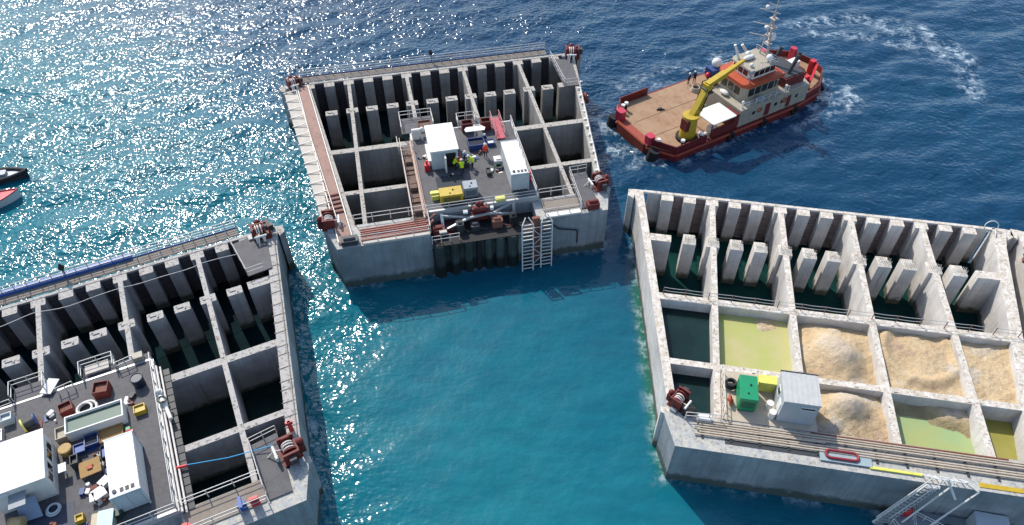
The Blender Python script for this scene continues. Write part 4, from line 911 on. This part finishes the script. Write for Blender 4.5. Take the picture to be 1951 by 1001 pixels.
MB().torus((.1, -1.0, .95), .35, .07, M=Matrix.Rotation(R(20), 3, 'Y')).build('handwheel', dark, t)
A.single(MB().box(-1.0, 1.0, -.5, .5, 0, .06).box(-.9, .9, -.4, .4, -.3, 0), 'landing_board', panelP, 'pale board standing on the middle balcony', 'board', 1.1, 12.6, DA + .3)
A.single(MB().box(-.5, .5, -.8, .8, 0, .08, Matrix.Rotation(R(-30), 4, 'Z')), 'landing_board', offw, 'white board lying askew near the left balcony', 'board', -2.9, 13.0, DA + .25)
A.single(MB().box(-.45, .45, -.35, .35, 0, .6), 'tool_box', cream, 'cream box on the far right corner of the nearest deck', 'box', 4.6, 13.0, DA)
for k, (u, v, w, l, h, mm, lab) in enumerate(((-6.3, 15.2, .9, .8, .8, lgrey, 'light grey box in the back left corner, nearest deck'), (-6.9, 16.8, .5, 1.2, .6, galv, 'steel frame box by the left edge, nearest deck'), (-1.2, 22.2, .6, .9, 1.0, dark, 'dark upright box between cabin and table'), (-1.3, 27.4, .6, .6, .5, yel, 'small yellow box at the deck front'), (-.6, 28.9, .9, .5, .4, wood, 'small plywood box left of the pale blue chest'))):
    crate(A, u, v, w, l, h, DA, lab, mm, inner=mm, name='equipment_box', cat='box')
rr = random.Random(12)
COLS = (('off-white', offw), ('black', dark), ('blue', bluep), ('rusty', rust), ('grey', greym), ('white', white), ('red', redp))
def clutter(F, dz, spots, n, tail):
    seen = set(); k = 0
    while k < n and len(seen) < len(spots) * len(COLS):
        nm, u, v = rr.choice(spots); cn, cm = rr.choice(COLS)
        if (nm, cn) in seen: continue
        seen.add((nm, cn)); k += 1; s_ = rr.uniform(.12, .3); form = rr.choice(('box', 'can', 'slab')); mb = MB()
        if form == 'box': mb.box(-s_, s_, -s_ * .7, s_ * .7, 0, s_ * rr.uniform(.7, 1.4), bev=s_ * .2)
        elif form == 'can': mb.cyl((0, 0, 0), (0, 0, s_ * 1.6), s_ * .6, n=10)
        else: mb.box(-s_ * 1.6, s_ * 1.6, -s_ * .6, s_ * .6, 0, .07)
        F.single(mb, {'box': 'small_box', 'can': 'canister', 'slab': 'short_plank'}[form], cm, f'small {cn} {form} lying {nm} on the {tail} work deck', 'clutter', u + rr.uniform(-.7, .7), v + rr.uniform(-.6, .6), dz, rr.uniform(0, 90), group=f'loose items on the {tail} work deck')
clutter(A, DA, (('between the cabin and the open tank', -1.6, 21.8), ('right of the plywood table', .9, 23.0), ('below the plywood table', -.6, 25.0), ('by the lidded boxes', .5, 26.6), ('below the open tank', .3, 21.3), ('in front of the large cabin', -3.5, 27.2), ('at the front edge', -.8, 27.8), ('right of the reel', -3.2, 16.4), ('beside the open tank end', 3.6, 17.6)), 56, 'nearest')
clutter(Bc, DB, (('by the blue bin', 2.3, 21.2), ('left of the container', 3.9, 24.6), ('near the cabin door', -1.8, 24.0), ('behind the generators', .6, 26.6), ('between the crates and the ramp', 3.3, 17.9), ('left of the cabin', -4.2, 20.5)), 34, 'middle')

# ------------------------------------------------------------------ people
def person(F, u, v, dz, rot, label, torso, legs=navy, helmet=white, bend=0, arms='down', vest=None, sc=1.06):
    t = F.thing('person', label, 'person', u, v, dz, rot)
    J = {}
    bx = math.sin(R(bend)); bz = math.cos(R(bend))
    def tp(x, h, y=0): return (x, y * bz - h * bx, .92 + h * bz + y * bx)
    J['pel'] = ((0, 0, .92), .135); J['chest'] = (tp(0, .38), .155); J['neck'] = (tp(0, .56), .06); J['head'] = (tp(0, .68), .085); J['top'] = (tp(0, .80), .07)
    E = [('pel', 'chest'), ('chest', 'neck'), ('neck', 'head'), ('head', 'top')]
    for s_ in (-1, 1):
        n = 'l' if s_ < 0 else 'r'
        J['hip' + n] = ((s_ * .1, 0, .86), .1); J['knee' + n] = ((s_ * .12, -.04 * (1 + s_), .48), .065); J['ank' + n] = ((s_ * .13, .02 * s_, .09), .045); J['toe' + n] = ((s_ * .15, -.16, .04), .035)
        J['sh' + n] = (tp(s_ * .19, .5), .07)
        if arms == 'down': el, ha = tp(s_ * .26, .24, .02), tp(s_ * .27, .02, -.08)
        else: el, ha = tp(s_ * .25, .28, -.14), tp(s_ * .15, .22, -.4)
        J['el' + n] = (el, .045); J['wr' + n] = (ha, .03)
        hd = Vector(ha); dirv = (hd - Vector(el)).normalized()
        J['palm' + n] = (tuple(hd + dirv * .07), .03)
        E += [('pel', 'hip' + n), ('hip' + n, 'knee' + n), ('knee' + n, 'ank' + n), ('ank' + n, 'toe' + n), ('chest', 'sh' + n), ('sh' + n, 'el' + n), ('el' + n, 'wr' + n), ('wr' + n, 'palm' + n)]
        side = Vector((1, 0, 0))
        for k, L in enumerate((.07, .085, .08, .06)):
            J[f'f{k}{n}'] = (tuple(hd + dirv * (.07 + L) + side * (k - 1.5) * .022 * 1.0 + Vector((0, -.012 * k, -.01))), .009); E.append(('palm' + n, f'f{k}{n}'))
        J['th' + n] = (tuple(hd + dirv * .07 + side * (-s_) * .06 + Vector((0, -.02, 0))), .01); E.append(('wr' + n, 'th' + n))
    keys = list(J); me = bpy.data.meshes.new('body'); me.from_pydata([J[k][0] for k in keys], [(keys.index(a), keys.index(b)) for a, b in E], [])
    o = bpy.data.objects.new('body', me); scene.collection.objects.link(o); o.parent = t
    sk = o.modifiers.new('skin', 'SKIN'); sd = me.skin_vertices[0].data
    for i, k in enumerate(keys): r_ = J[k][1]; sd[i].radius = (r_, r_); sd[i].use_root = (k == 'pel')
    ss = o.modifiers.new('sub', 'SUBSURF'); ss.levels = 1; ss.render_levels = 1
    me.materials.append(legs if torso is None else bodymat(legs))
    for p in me.polygons: p.use_smooth = True
    # jacket: tapered shell round the torso, open at the neck
    ax = Vector(tp(0, 1)) - Vector(tp(0, 0)); M = Matrix.Translation((0, 0, .92)) @ Matrix.Rotation(R(bend), 4, 'X')
    n = 14; mb = MB(); vs = []; prof = [(-.1, .2, .15), (.05, .19, .15), (.25, .215, .165), (.44, .23, .16), (.54, .16, .12), (.58, .08, .08)]
    for h, rx, ry in prof:
        for i in range(n): a_ = 2 * math.pi * i / n; vs.append(M @ Vector((rx * math.cos(a_), ry * math.sin(a_), h)))
    mb.add(vs, [(j * n + i, j * n + (i + 1) % n, (j + 1) * n + (i + 1) % n, (j + 1) * n + i) for j in range(len(prof) - 1) for i in range(n)], True)
    for s_ in (-1, 1):
        nn = 'l' if s_ < 0 else 'r'; mb.cyl(J['sh' + nn][0], J['el' + nn][0], .085, .062, 8); mb.cyl(J['el' + nn][0], J['wr' + nn][0], .062, .045, 8)
    mb.build('jacket', torso, t)
    h = Vector(J['head'][0]); mb = MB().sph((0, 0, 0), .145, 12, (1, 1.1, 1), z0=-.05); mb.cyl((0, -.02, -.01), (0, -.02, .01), .17, n=14)
    hl = mb.build('helmet', helmet, t); hl.location = h + Vector((0, -.0, .07)) ; hl.rotation_euler = (R(bend * .6), 0, 0)
    fc = MB().sph((-.035, -.098, .02), .014, 6).sph((.035, -.098, .02), .014, 6).sph((0, -.11, -.015), .02, 6, (.7, 1, 1.2)).box(-.03, .03, -.105, -.09, -.06, -.05)
    f_ = fc.build('face', skin, t); f_.location = h; f_.rotation_euler = (R(bend * .6), 0, 0)
    t.scale = (sc,) * 3
    return t
def bodymat(legs):
    n = 'body_' + legs.name
    if n in MATS: return MATS[n]
    m = bpy.data.materials.new(n); m.use_nodes = True; nt = m.node_tree; b = nt.nodes['Principled BSDF']
    tcn = nd(nt, 'ShaderNodeTexCoord'); sx = nd(nt, 'ShaderNodeSeparateXYZ'); nt.links.new(tcn.outputs['Object'], sx.inputs[0])
    g = nd(nt, 'ShaderNodeMath', operation='GREATER_THAN'); nt.links.new(sx.outputs[2], g.inputs[0]); g.inputs[1].default_value = .93
    nt.links.new(mix(nt, g.outputs[0], lin('1b2233'), lin('a5735a')), b.inputs['Base Color']); b.inputs['Roughness'].default_value = .8
    MATS[n] = m; return m
person(Bc, 3.2, 21.6, DB, 30, 'worker in orange overalls and white helmet standing apart by the container', hivo, sc=1.15)
person(Bc, -.75, 23.1, DB, 90, 'worker in a yellow vest at the left of the group, next to the cabin door', hivis, bend=28, arms='fwd', sc=1.12)
person(Bc, -.2, 22.9, DB, 150, 'worker in a red-orange jacket inside the group at the cabin door', hivo, bend=38, arms='fwd', helmet=redb)
person(Bc, .0, 24.1, DB, 180, 'worker in a yellow vest with back to the front edge, nearest of the group', hivis, bend=22, arms='fwd', sc=1.12)
person(Bc, 1.4, 23.3, DB, -110, 'worker in a yellow vest at the right of the group', hivis, bend=40, arms='fwd', sc=1.15)
person(Bc, .8, 21.8, DB, -20, 'worker in a pale blue shirt and white helmet at the back of the group', mat('pale_blue_shirt', '9fc0d8', .8, dirt=.1), bend=35, arms='fwd')
Bc.single(MB().box(-.45, .45, -.3, .3, 0, .7).cyl((-.2, 0, .7), (.2, 0, .9), .12), 'work_bench', dark, 'dark work bench in the middle of the group of workers', 'bench', .55, 22.9, DB)

# ------------------------------------------------------------------ multicat work boat
BA = math.radians(31.0)
class BoatFrame(Frame):
    def __init__(s, x, y, rot): s.x, s.y, s.a, s.T = x, y, rot, 0
    def loc(s, u, v, dz=0): return (s.x + u * math.cos(s.a) - v * math.sin(s.a), s.y + u * math.sin(s.a) + v * math.cos(s.a), dz)
Bt = BoatFrame(18.6, 78.6, BA)     # u forward from the stern, v to port (away from the camera)
boat = Bt.thing('work_boat', 'broad red work boat with a yellow crane, alone on dark blue water', 'boat', 0, 0, 0)
def out(o=0): return [(0 + o * .4, 1.6), (2.2, -1.9 + o), (24, -1.9 + o), (29.5, -1.1 + o), (33.4 - o, 1.9), (34.0 - o, 4.6), (33.4 - o, 7.5), (29.5, 10.6 - o), (24, 11.2 - o), (2.6, 11.2 - o), (0 + o * .4, 8.0)]
P = out()
MB().prism(P, -.9, 1.45).build('hull', hullred, boat)
MB().prism(out(.35), 1.452, 1.5).build('deck', deckrust, boat)
MB().prism([(-.12, 1.9), (.05, 1.9), (.05, 7.7), (-.12, 7.7)], -.2, 1.46).box(.0, 1.2, 1.9, 7.7, 1.5, 1.54).build('stern_plate', hullor, boat)
m = MB()
for a, b_ in zip(P, P[1:] + P[:1]):
    if a[0] < 1 and b_[0] < 1: continue
    m.cyl((a[0], a[1], 1.1), (b_[0], b_[1], 1.1), .2, n=8)
m.build('rubbing_strake', hullor, boat)
multi('corner_fender', black, boat, [MB().cyl((.1, y, -.3), (.4, y - .2, 1.4), .75, n=14) for y in (.4, 9.3)])
multi('tyre', black, boat, [MB().torus((x, -2.05, .7), .5, .18, M=Matrix.Rotation(R(90), 3, 'X')) for x in (12, 18, 24)])
MB().cyl((31, -.5, .9), (34.2, 4.6, .9), .4, n=12).cyl((34.2, 4.6, .9), (31, 9.6, .9), .4, n=12).build('bow_fender', black, boat)
# bulwarks
def bulw(pts, h, mm, th=.16, name='bulwark'):
    m = MB()
    for a, b_ in zip(pts, pts[1:]): m.bar((a[0], a[1], 1.5 + h / 2), (b_[0], b_[1], 1.5 + h / 2), th, h)
    m2 = m; return m2.build(name, mm, boat)
bulw([(.3, 1.9), (2.3, -1.7), (7.5, -1.75)], .95, hullred); bulw([(.3, 7.9), (2.6, 11.0), (7.6, 11.05)], 1.15, hullred)
bulw([(26, -1.5), (29.5, -.9), (33.2, 2.0), (33.8, 4.6), (33.2, 7.4), (29.5, 10.4), (26, 11)], .9, redp)
multi('quarter_block', pinkp, boat, [MB().box(.2, 1.3, 1.2, 2.4, 1.5, 2.75, bev=.2), MB().box(.2, 1.3, 7.6, 8.9, 1.5, 2.85, bev=.2)])
for x, y in ((1.9, 9.3), (2.6, 9.5), (1.2, .6), (3.8, -1.2), (6.9, -1.3)):
    b_ = MB().cyl((x, y, 1.5), (x, y, 2.45), .2, n=10).build('bollard', black, boat); MB().cyl((x, y, 2.45), (x, y, 2.75), .28, n=10).build('cap', white, b_)
for k in range(7): MB().box(2 + k * .0, 15.5, -1.2 + k * 1.9, -1.12 + k * 1.9, 1.5, 1.512).build('deck_seam', mat('seam', '5f422d', .9), boat) if k in (2, 4) else None
# superstructure
MB().prism([(13.2, -1.65), (26, -1.65), (26.6, 0), (26.6, 6.0), (13.2, 6.0)], 1.5, 4.1).build('deckhouse', cream, boat)
multi('porthole', glass, boat, [MB().box(x, x + .5, -1.68, -1.64, 2.7, 3.2) for x in (15.5, 19.6, 20.8, 23.6)])
multi('side_door', redp, boat, [MB().box(17.9, 18.8, -1.7, -1.64, 1.7, 3.6), MB().box(22, 22.7, -1.7, -1.64, 1.7, 3.5)])
MB().prism([(14.6, .5), (15.2, -.3), (21.2, -.3), (21.2, 5.0), (15.2, 5.0), (14.6, 4.3)], 4.1, 6.3).build('wheelhouse', cream, boat)
multi('window', glass, boat, [MB().box(14.56, 14.62, .65 + k * 1.22, 1.65 + k * 1.22, 4.85, 5.95) for k in range(3)] + [MB().box(15.35 + k * 1.2, 16.35 + k * 1.2, -.34, -.28, 4.85, 5.95) for k in range(5)])
MB().prism([(14.3, .3), (15.0, -.6), (21.4, -.6), (21.4, 5.3), (15.0, 5.3), (14.3, 4.5)], 6.302, 6.8).build('visor_band', orangep, boat)
MB().prism([(15.9, 1.0), (16.4, .5), (20.4, .5), (20.4, 4.4), (16.4, 4.4), (15.9, 3.9)], 6.8, 8.1).build('upper_bridge', offw, boat)
multi('window', glass, boat, [MB().box(15.86, 15.92, 1.15 + k * .95, 1.95 + k * .95, 7.1, 7.85) for k in range(3)] + [MB().box(16.5 + k * .98, 17.35 + k * .98, .46, .52, 7.1, 7.85) for k in range(4)])
MB().prism([(15.75, .85), (16.3, .3), (20.6, .3), (20.6, 4.6), (16.3, 4.6), (15.75, 4.05)], 8.102, 8.22).build('bridge_roof', cream, boat)
multi('radome', white, boat, [MB().sph((19.6, 1.2, 8.75), .5, 14), MB().sph((16.6, 1.4, 8.45), .28, 12), MB().sph((18, 3.6, 8.6), .4, 12)])
MB().sph((17.6, 3.0, 8.5), .5, 10, (2.2, .8, .55)).build('life_raft_canister', offw, boat)
MB().bar((16.6, 3.8, 8.2), (15.9, 4.4, 10.2), .3).build('roof_davit', white, boat)
MB().cyl((15.5, .2, 6.8), (15.5, .2, 8.2), .1).cyl((15.2, .2, 8.3), (15.7, .2, 8.3), .32, .25, 14).build('searchlight', greym, boat)
MB().box(22.0, 25.8, -.6, 4.2, 4.1, 5.5).build('funnel_casing', redp, boat)
MB().box(22.2, 25.6, -.4, 4.0, 5.502, 5.6).build('casing_top', dark, boat)
multi('exhaust_pipe', dark, boat, [MB().cyl((x, y, 5.5), (x + .8, y - .1, 7.6), .24, n=10).cyl((x + .8, y - .1, 7.6), (x + 1.0, y - .1, 8.1), .28, n=10) for x, y in ((23.4, .4), (24.2, .9), (23.0, 3.2))])
multi('vent_pipe', offw, boat, [MB().cyl((x, y, 4.1), (x, y, 5.0), .14, n=8).sph((x, y, 5.0), .22, 8) for x, y in ((13.8, -1.1), (13.7, 5.4), (21.7, -1.2))])
MB().box(14.0, 15.0, 4.9, 5.8, 4.1, 4.9).build('roof_locker', orangep, boat)
MB().box(16.5, 17.6, -1.5, -.8, 4.1, 4.7).build('side_locker', greym, boat)
multi('life_ring', orangep, boat, [MB().torus((x, -1.72, 3.1), .32, .08, M=Matrix.Rotation(R(90), 3, 'X')) for x in (16.8, 21.4)])
# mast
m = MB()
for x, y in ((20.0, 2.2), (20.0, 3.4), (21.0, 2.8)): m.cyl((x, y, 8.2), (20.3, 2.8, 14.6), .11, n=6)
m.cyl((20.3, 2.8, 14.2), (20.3, 2.8, 17.2), .06, n=6)
for z in (10.4, 11.6, 12.8, 14.0): m.bar((19.6, 1.9 + (z - 9) * .12, z), (21.1, 3.7 - (z - 9) * .12, z), .09); m.box(19.9, 20.8, 2.3, 3.3, z - .5, z - .44)
for z, l in ((10.8, 2.6), (12.4, 2.4), (14.3, 2.0), (15.2, 1.1)): m.bar((20.3 - l * .8, 2.8 + l * .65, z + .5), (20.3 + l * .25, 2.8 - l * .2, z - .1), .09)
m.build('mast', mastm, boat)
multi('mast_dome', white, boat, [MB().sph((19.9, 3.2, 12.2), .32, 10, (1.2, 1.2, .6)), MB().sph((19.5, 3.6, 15.0), .3, 10), MB().sph((20.6, 2.4, 11.0), .55, 12, (.8, .8, 1))])
multi('deck_rail', offw, boat, [MB().rail([(13.4, -1.5, 4.1), (22, -1.5, 4.1)], 1.0, 1.3, .035), MB().rail([(27, 10.6, 1.5), (18, 10.9, 1.5)], 1.1, 1.4, .035), MB().rail([(16.2, .45, 8.22), (20.4, .45, 8.22), (20.4, 4.5, 8.22)], .7, 1.2, .03)])
# bow gear
MB().box(28, 28.9, .6, 1.2, 1.5, 3.2).box(31.4, 32.3, 2.6, 3.4, 1.5, 3.6, bev=.15).bar((27.2, -.6, 2.0), (32.2, 2.4, 3.2), .35).bar((27.0, .5, 1.8), (29.5, 2.0, 1.8), .7).build('bow_frame', redb, boat)
MB().cyl((28.2, 1.6, 2.4), (29.4, 2.6, 2.4), .7, n=16).build('towing_winch', black, boat)
MB().box(28.8, 30.6, 4.2, 5.4, 1.5, 3.3).build('deck_locker', offw, boat)
multi('bow_post', pinkp, boat, [MB().box(31.2, 32.0, 6.2, 7.2, 1.5, 3.9, bev=.2), MB().box(26.0, 27.0, 7.6, 8.6, 1.5, 4.4, bev=.2)])
# crane
cr = MB().cyl((5.7, .1, 1.5), (5.7, .1, 4.9), 1.12, .98, 20).cyl((5.7, .1, 4.9), (5.7, .1, 5.2), 1.1, n=20); cr = cr.build('crane_pedestal', yel, boat)
MB().cyl((5.7, .1, 1.5), (5.7, .1, 1.9), 1.5, n=20).build('crane_base_ring', black, boat)
MB().box(4.5, 5.2, -.7, .5, 3.3, 4.9).build('crane_seat', redp, boat)
m = MB().bar((5.9, .15, 4.9), (8.75, 1.05, 8.1), .75, .8).bar((6.3, .75, 4.2), (8.2, 1.35, 6.8), .26).bar((6.3, -.3, 4.2), (8.3, .5, 6.8), .26)
m.bar((8.4, .95, 8.3), (11.8, 1.4, 8.75), .8, .75).bar((11.8, 1.4, 8.75), (13.6, 1.65, 9.0), .6, .55).bar((13.6, 1.65, 9.0), (15.4, 1.95, 9.25), .42, .4)
m.box(8.1, 9.1, .5, 1.6, 7.6, 8.5, bev=.15)
m.build('crane_boom', yel, boat)
MB().box(8.4, 9.0, .2, .5, 7.3, 7.6).build('hook_block', dark, boat); MB().cyl((8.0, .4, 7.9), (8.0, 1.7, 7.9), .14).build('crane_pin', dark, boat); MB().tube([(6.6, .8, 5.6), (8.2, 1.7, 7.4), (9.6, 1.9, 8.4)], .07).tube([(6.9, -.4, 5.6), (8.3, .3, 7.2), (9.8, .7, 8.3)], .07).build('hydraulic_hose', black, boat)
# canopy
multi('canopy_post', redp, boat, [MB().cyl((x, y, 1.5), (x, y, 3.6), .09, n=6) for x, y in ((8.6, -1.35), (12.2, -1.3), (8.6, 1.6), (12.2, 1.6))])
MB().box(8.5, 12.2, -1.65, -1.47, 1.5, 2.7).build('canopy_side', redp, boat)
MB().box(8.3, 12.5, -1.7, 1.9, 3.6, 3.72, bev=.12).build('canopy', white, boat)
MB().box(12.25, 13.1, -1.6, .6, 1.5, 3.7).build('side_locker', redp, boat)
MB().box(9.0, 10.2, -1.0, 0, 1.5, 2.3).build('deck_box', offw, boat); multi('buoy', offw, boat, [MB().sph((8.0, -1.0, 1.9), .35), MB().sph((7.6, -.4, 1.8), .3)])
m = MB()
for k in range(9): m.sph((11.8 + .35 * (k % 3) + rr.uniform(-.2, .2), 3.0 + .5 * (k // 3), 1.75 + rr.uniform(0, .3)), .28, 8)
m.build('net_heap', mat('green_net', '5d7046', .9, dirt=.5), boat)
MB().sph((13.9, 2.6, 4.5), .45, 10, (1.0, 1.8, .6)).build('life_raft', offw, boat)
m = MB()
for k in range(5): m.torus((14.2 + 0 * k, 8.2, 1.55 + k * .12), .7 - .04 * k, .09, n=18)
m.build('rope_coil', cream, boat)
MB().cyl((15.6, 8.0, 2.1), (17.2, 8.0, 2.1), .6, n=14).box(15.4, 17.4, 7.3, 8.7, 1.5, 1.7).build('tugger_winch', black, boat)
# far side gear: winches, floats
MB().box(18.2, 20.2, 9.2, 10.8, 1.5, 2.8).build('deck_crate', bluep, boat)
MB().sph((19.6, 10.2, 3.3), .72, 14).build('white_float', white, boat)
MB().sph((18.0, 9.9, 1.9), .4, 10).build('red_float', redb, boat)
m = MB()
for k in range(9): m.sph((21.0 + k * .9, 9.8 - .15 * k + rr.uniform(-.5, .5), 2.3 + rr.uniform(-.2, 1.2)), rr.uniform(.35, .6), 8, (1, .8, 1.1))
m.build('rope_heap', cream, boat)
MB().box(22.8, 24, 9, 10, 1.5, 3.6, bev=.15).build('deck_cabinet', offw, boat); MB().bar((23, 7.2, 1.5), (23, 7.2, 4.6), .3).bar((23, 7.2, 4.6), (21.8, 8.2, 6.6), .35).build('deck_davit', offw, boat)
MB().cyl((24.5, 9.2, 2.2), (26.5, 9.2, 2.2), .75, n=14).build('anchor_winch', redp, boat)
MB().box(6.5, 7.0, 6.9, 7.2, 1.5, 1.8).cyl((6.3, 7.2, 1.6), (7.3, 6.7, 1.6), .1).build('deck_shackle', dark, boat)
person(Bt, 14.4, 10.0, 1.5, 200, 'man in dark clothes and white helmet, left of the pair at the work boat rail', navy)
person(Bt, 15.3, 9.8, 1.5, 150, 'man in black bending forward, right of the pair at the work boat rail', mat('black_cloth', '15161a', .9, dirt=.1), helmet=offw, bend=25, arms='fwd')

# ------------------------------------------------------------------ two launches at the left edge
def launch(x, y, rot, L, Wd, hullm, deckmm, label, tube=False):
    F = BoatFrame(x, y, R(rot)); t = F.thing('launch', label, 'boat', 0, 0, 0)
    n = 14; vs = []; 
    for lev, (z, k) in enumerate(((-.3, .72), (.75, 1.0))):
        for i in range(n + 1):
            f = i / n; w = Wd / 2 * (1 - max(0, f - .45) ** 2 * 3.3) * k; vs.append((L * (f - 1) * (1 if lev else .97), -max(w, .03), z + .35 * f * f * lev))
        for i in range(n, -1, -1):
            f = i / n; w = Wd / 2 * (1 - max(0, f - .45) ** 2 * 3.3) * k; vs.append((L * (f - 1) * (1 if lev else .97), max(w, .03), z + .35 * f * f * lev))
    k = 2 * (n + 1)
    MB().add(vs, [tuple(range(k - 1, -1, -1))] + [(i, (i + 1) % k, (i + 1) % k + k, i + k) for i in range(k)]).build('hull', hullm, t)
    dk = [(v[0], v[1] * .93, v[2] - .06) for v in vs[k:]]; MB().add(dk, [tuple(range(k))]).build('deck', deckmm, t)
    m = MB()
    for i in range(n): m.cyl(vs[k + i], vs[k + i + 1], .28 if tube else .08, n=8)
    for i in range(n + 1, 2 * n + 1): m.cyl(vs[k + i], vs[k + i + 1], .28 if tube else .08, n=8)
    m.build('tube' if tube else 'gunwale', black if tube else redb, t)
    return t
l1 = launch(-62.1, 71.6, 33, 7.5, 2.6, offw, pinkp, 'red decked launch with a white hull at the left edge')
MB().box(-3.6, -1.7, -.75, .75, .62, .85).build('cockpit', dark, l1)
MB().box(-5.6, -3.8, -.8, .8, .7, 1.9, bev=.2).build('console', lgrey, l1)
l2 = launch(-62.6, 75.2, 12, 7, 2.4, dark, lgrey, 'grey inflatable boat with black tubes behind the red launch', True)
MB().box(-4.2, -2.4, -.5, .5, .7, 1.3, bev=.15).build('console', greym, l2)

# ------------------------------------------------------------------ boat moored under the scaffold stair
F = BoatFrame(33.0, 29.2, R(-12)); t = F.thing('moored_launch', 'grey launch with a red float moored under the white scaffold stair', 'boat', 0, 0, 0)
MB().prism([(-1.0, -.5), (.2, .8), (2.2, 1.2), (12, 1.2), (12, -4), (1.2, -4), (-.6, -2.2)], -.3, .8).build('hull', dark, t)
MB().prism([(-.7, -.5), (.4, .6), (2.3, .95), (11.8, .95), (11.8, -3.8), (1.3, -3.8), (-.4, -2.1)], .802, .86).build('deck', greym, t)
MB().rail([(-.4, -1.2, .86), (1.2, -3.4, .86), (1.5, .5, .86)], .9, 1, .04).rail([(1.6, .0, .86), (4.0, -.9, .86)], .7, .8, .05).build('deck_rail', white, t)
MB().box(5.9, 8.6, -2.6, .5, .86, 2.6, bev=.1).build('cabin', lgrey, t)
MB().box(3.6, 5.0, -1.9, -.5, .86, 1.3).build('hatch', dark, t)
F.single(MB().sph((0, 0, 0), .62, 16), 'red_float', redb, 'round red float on the bow of the moored launch under the scaffold stair', 'float', .75, .1, 1.45)
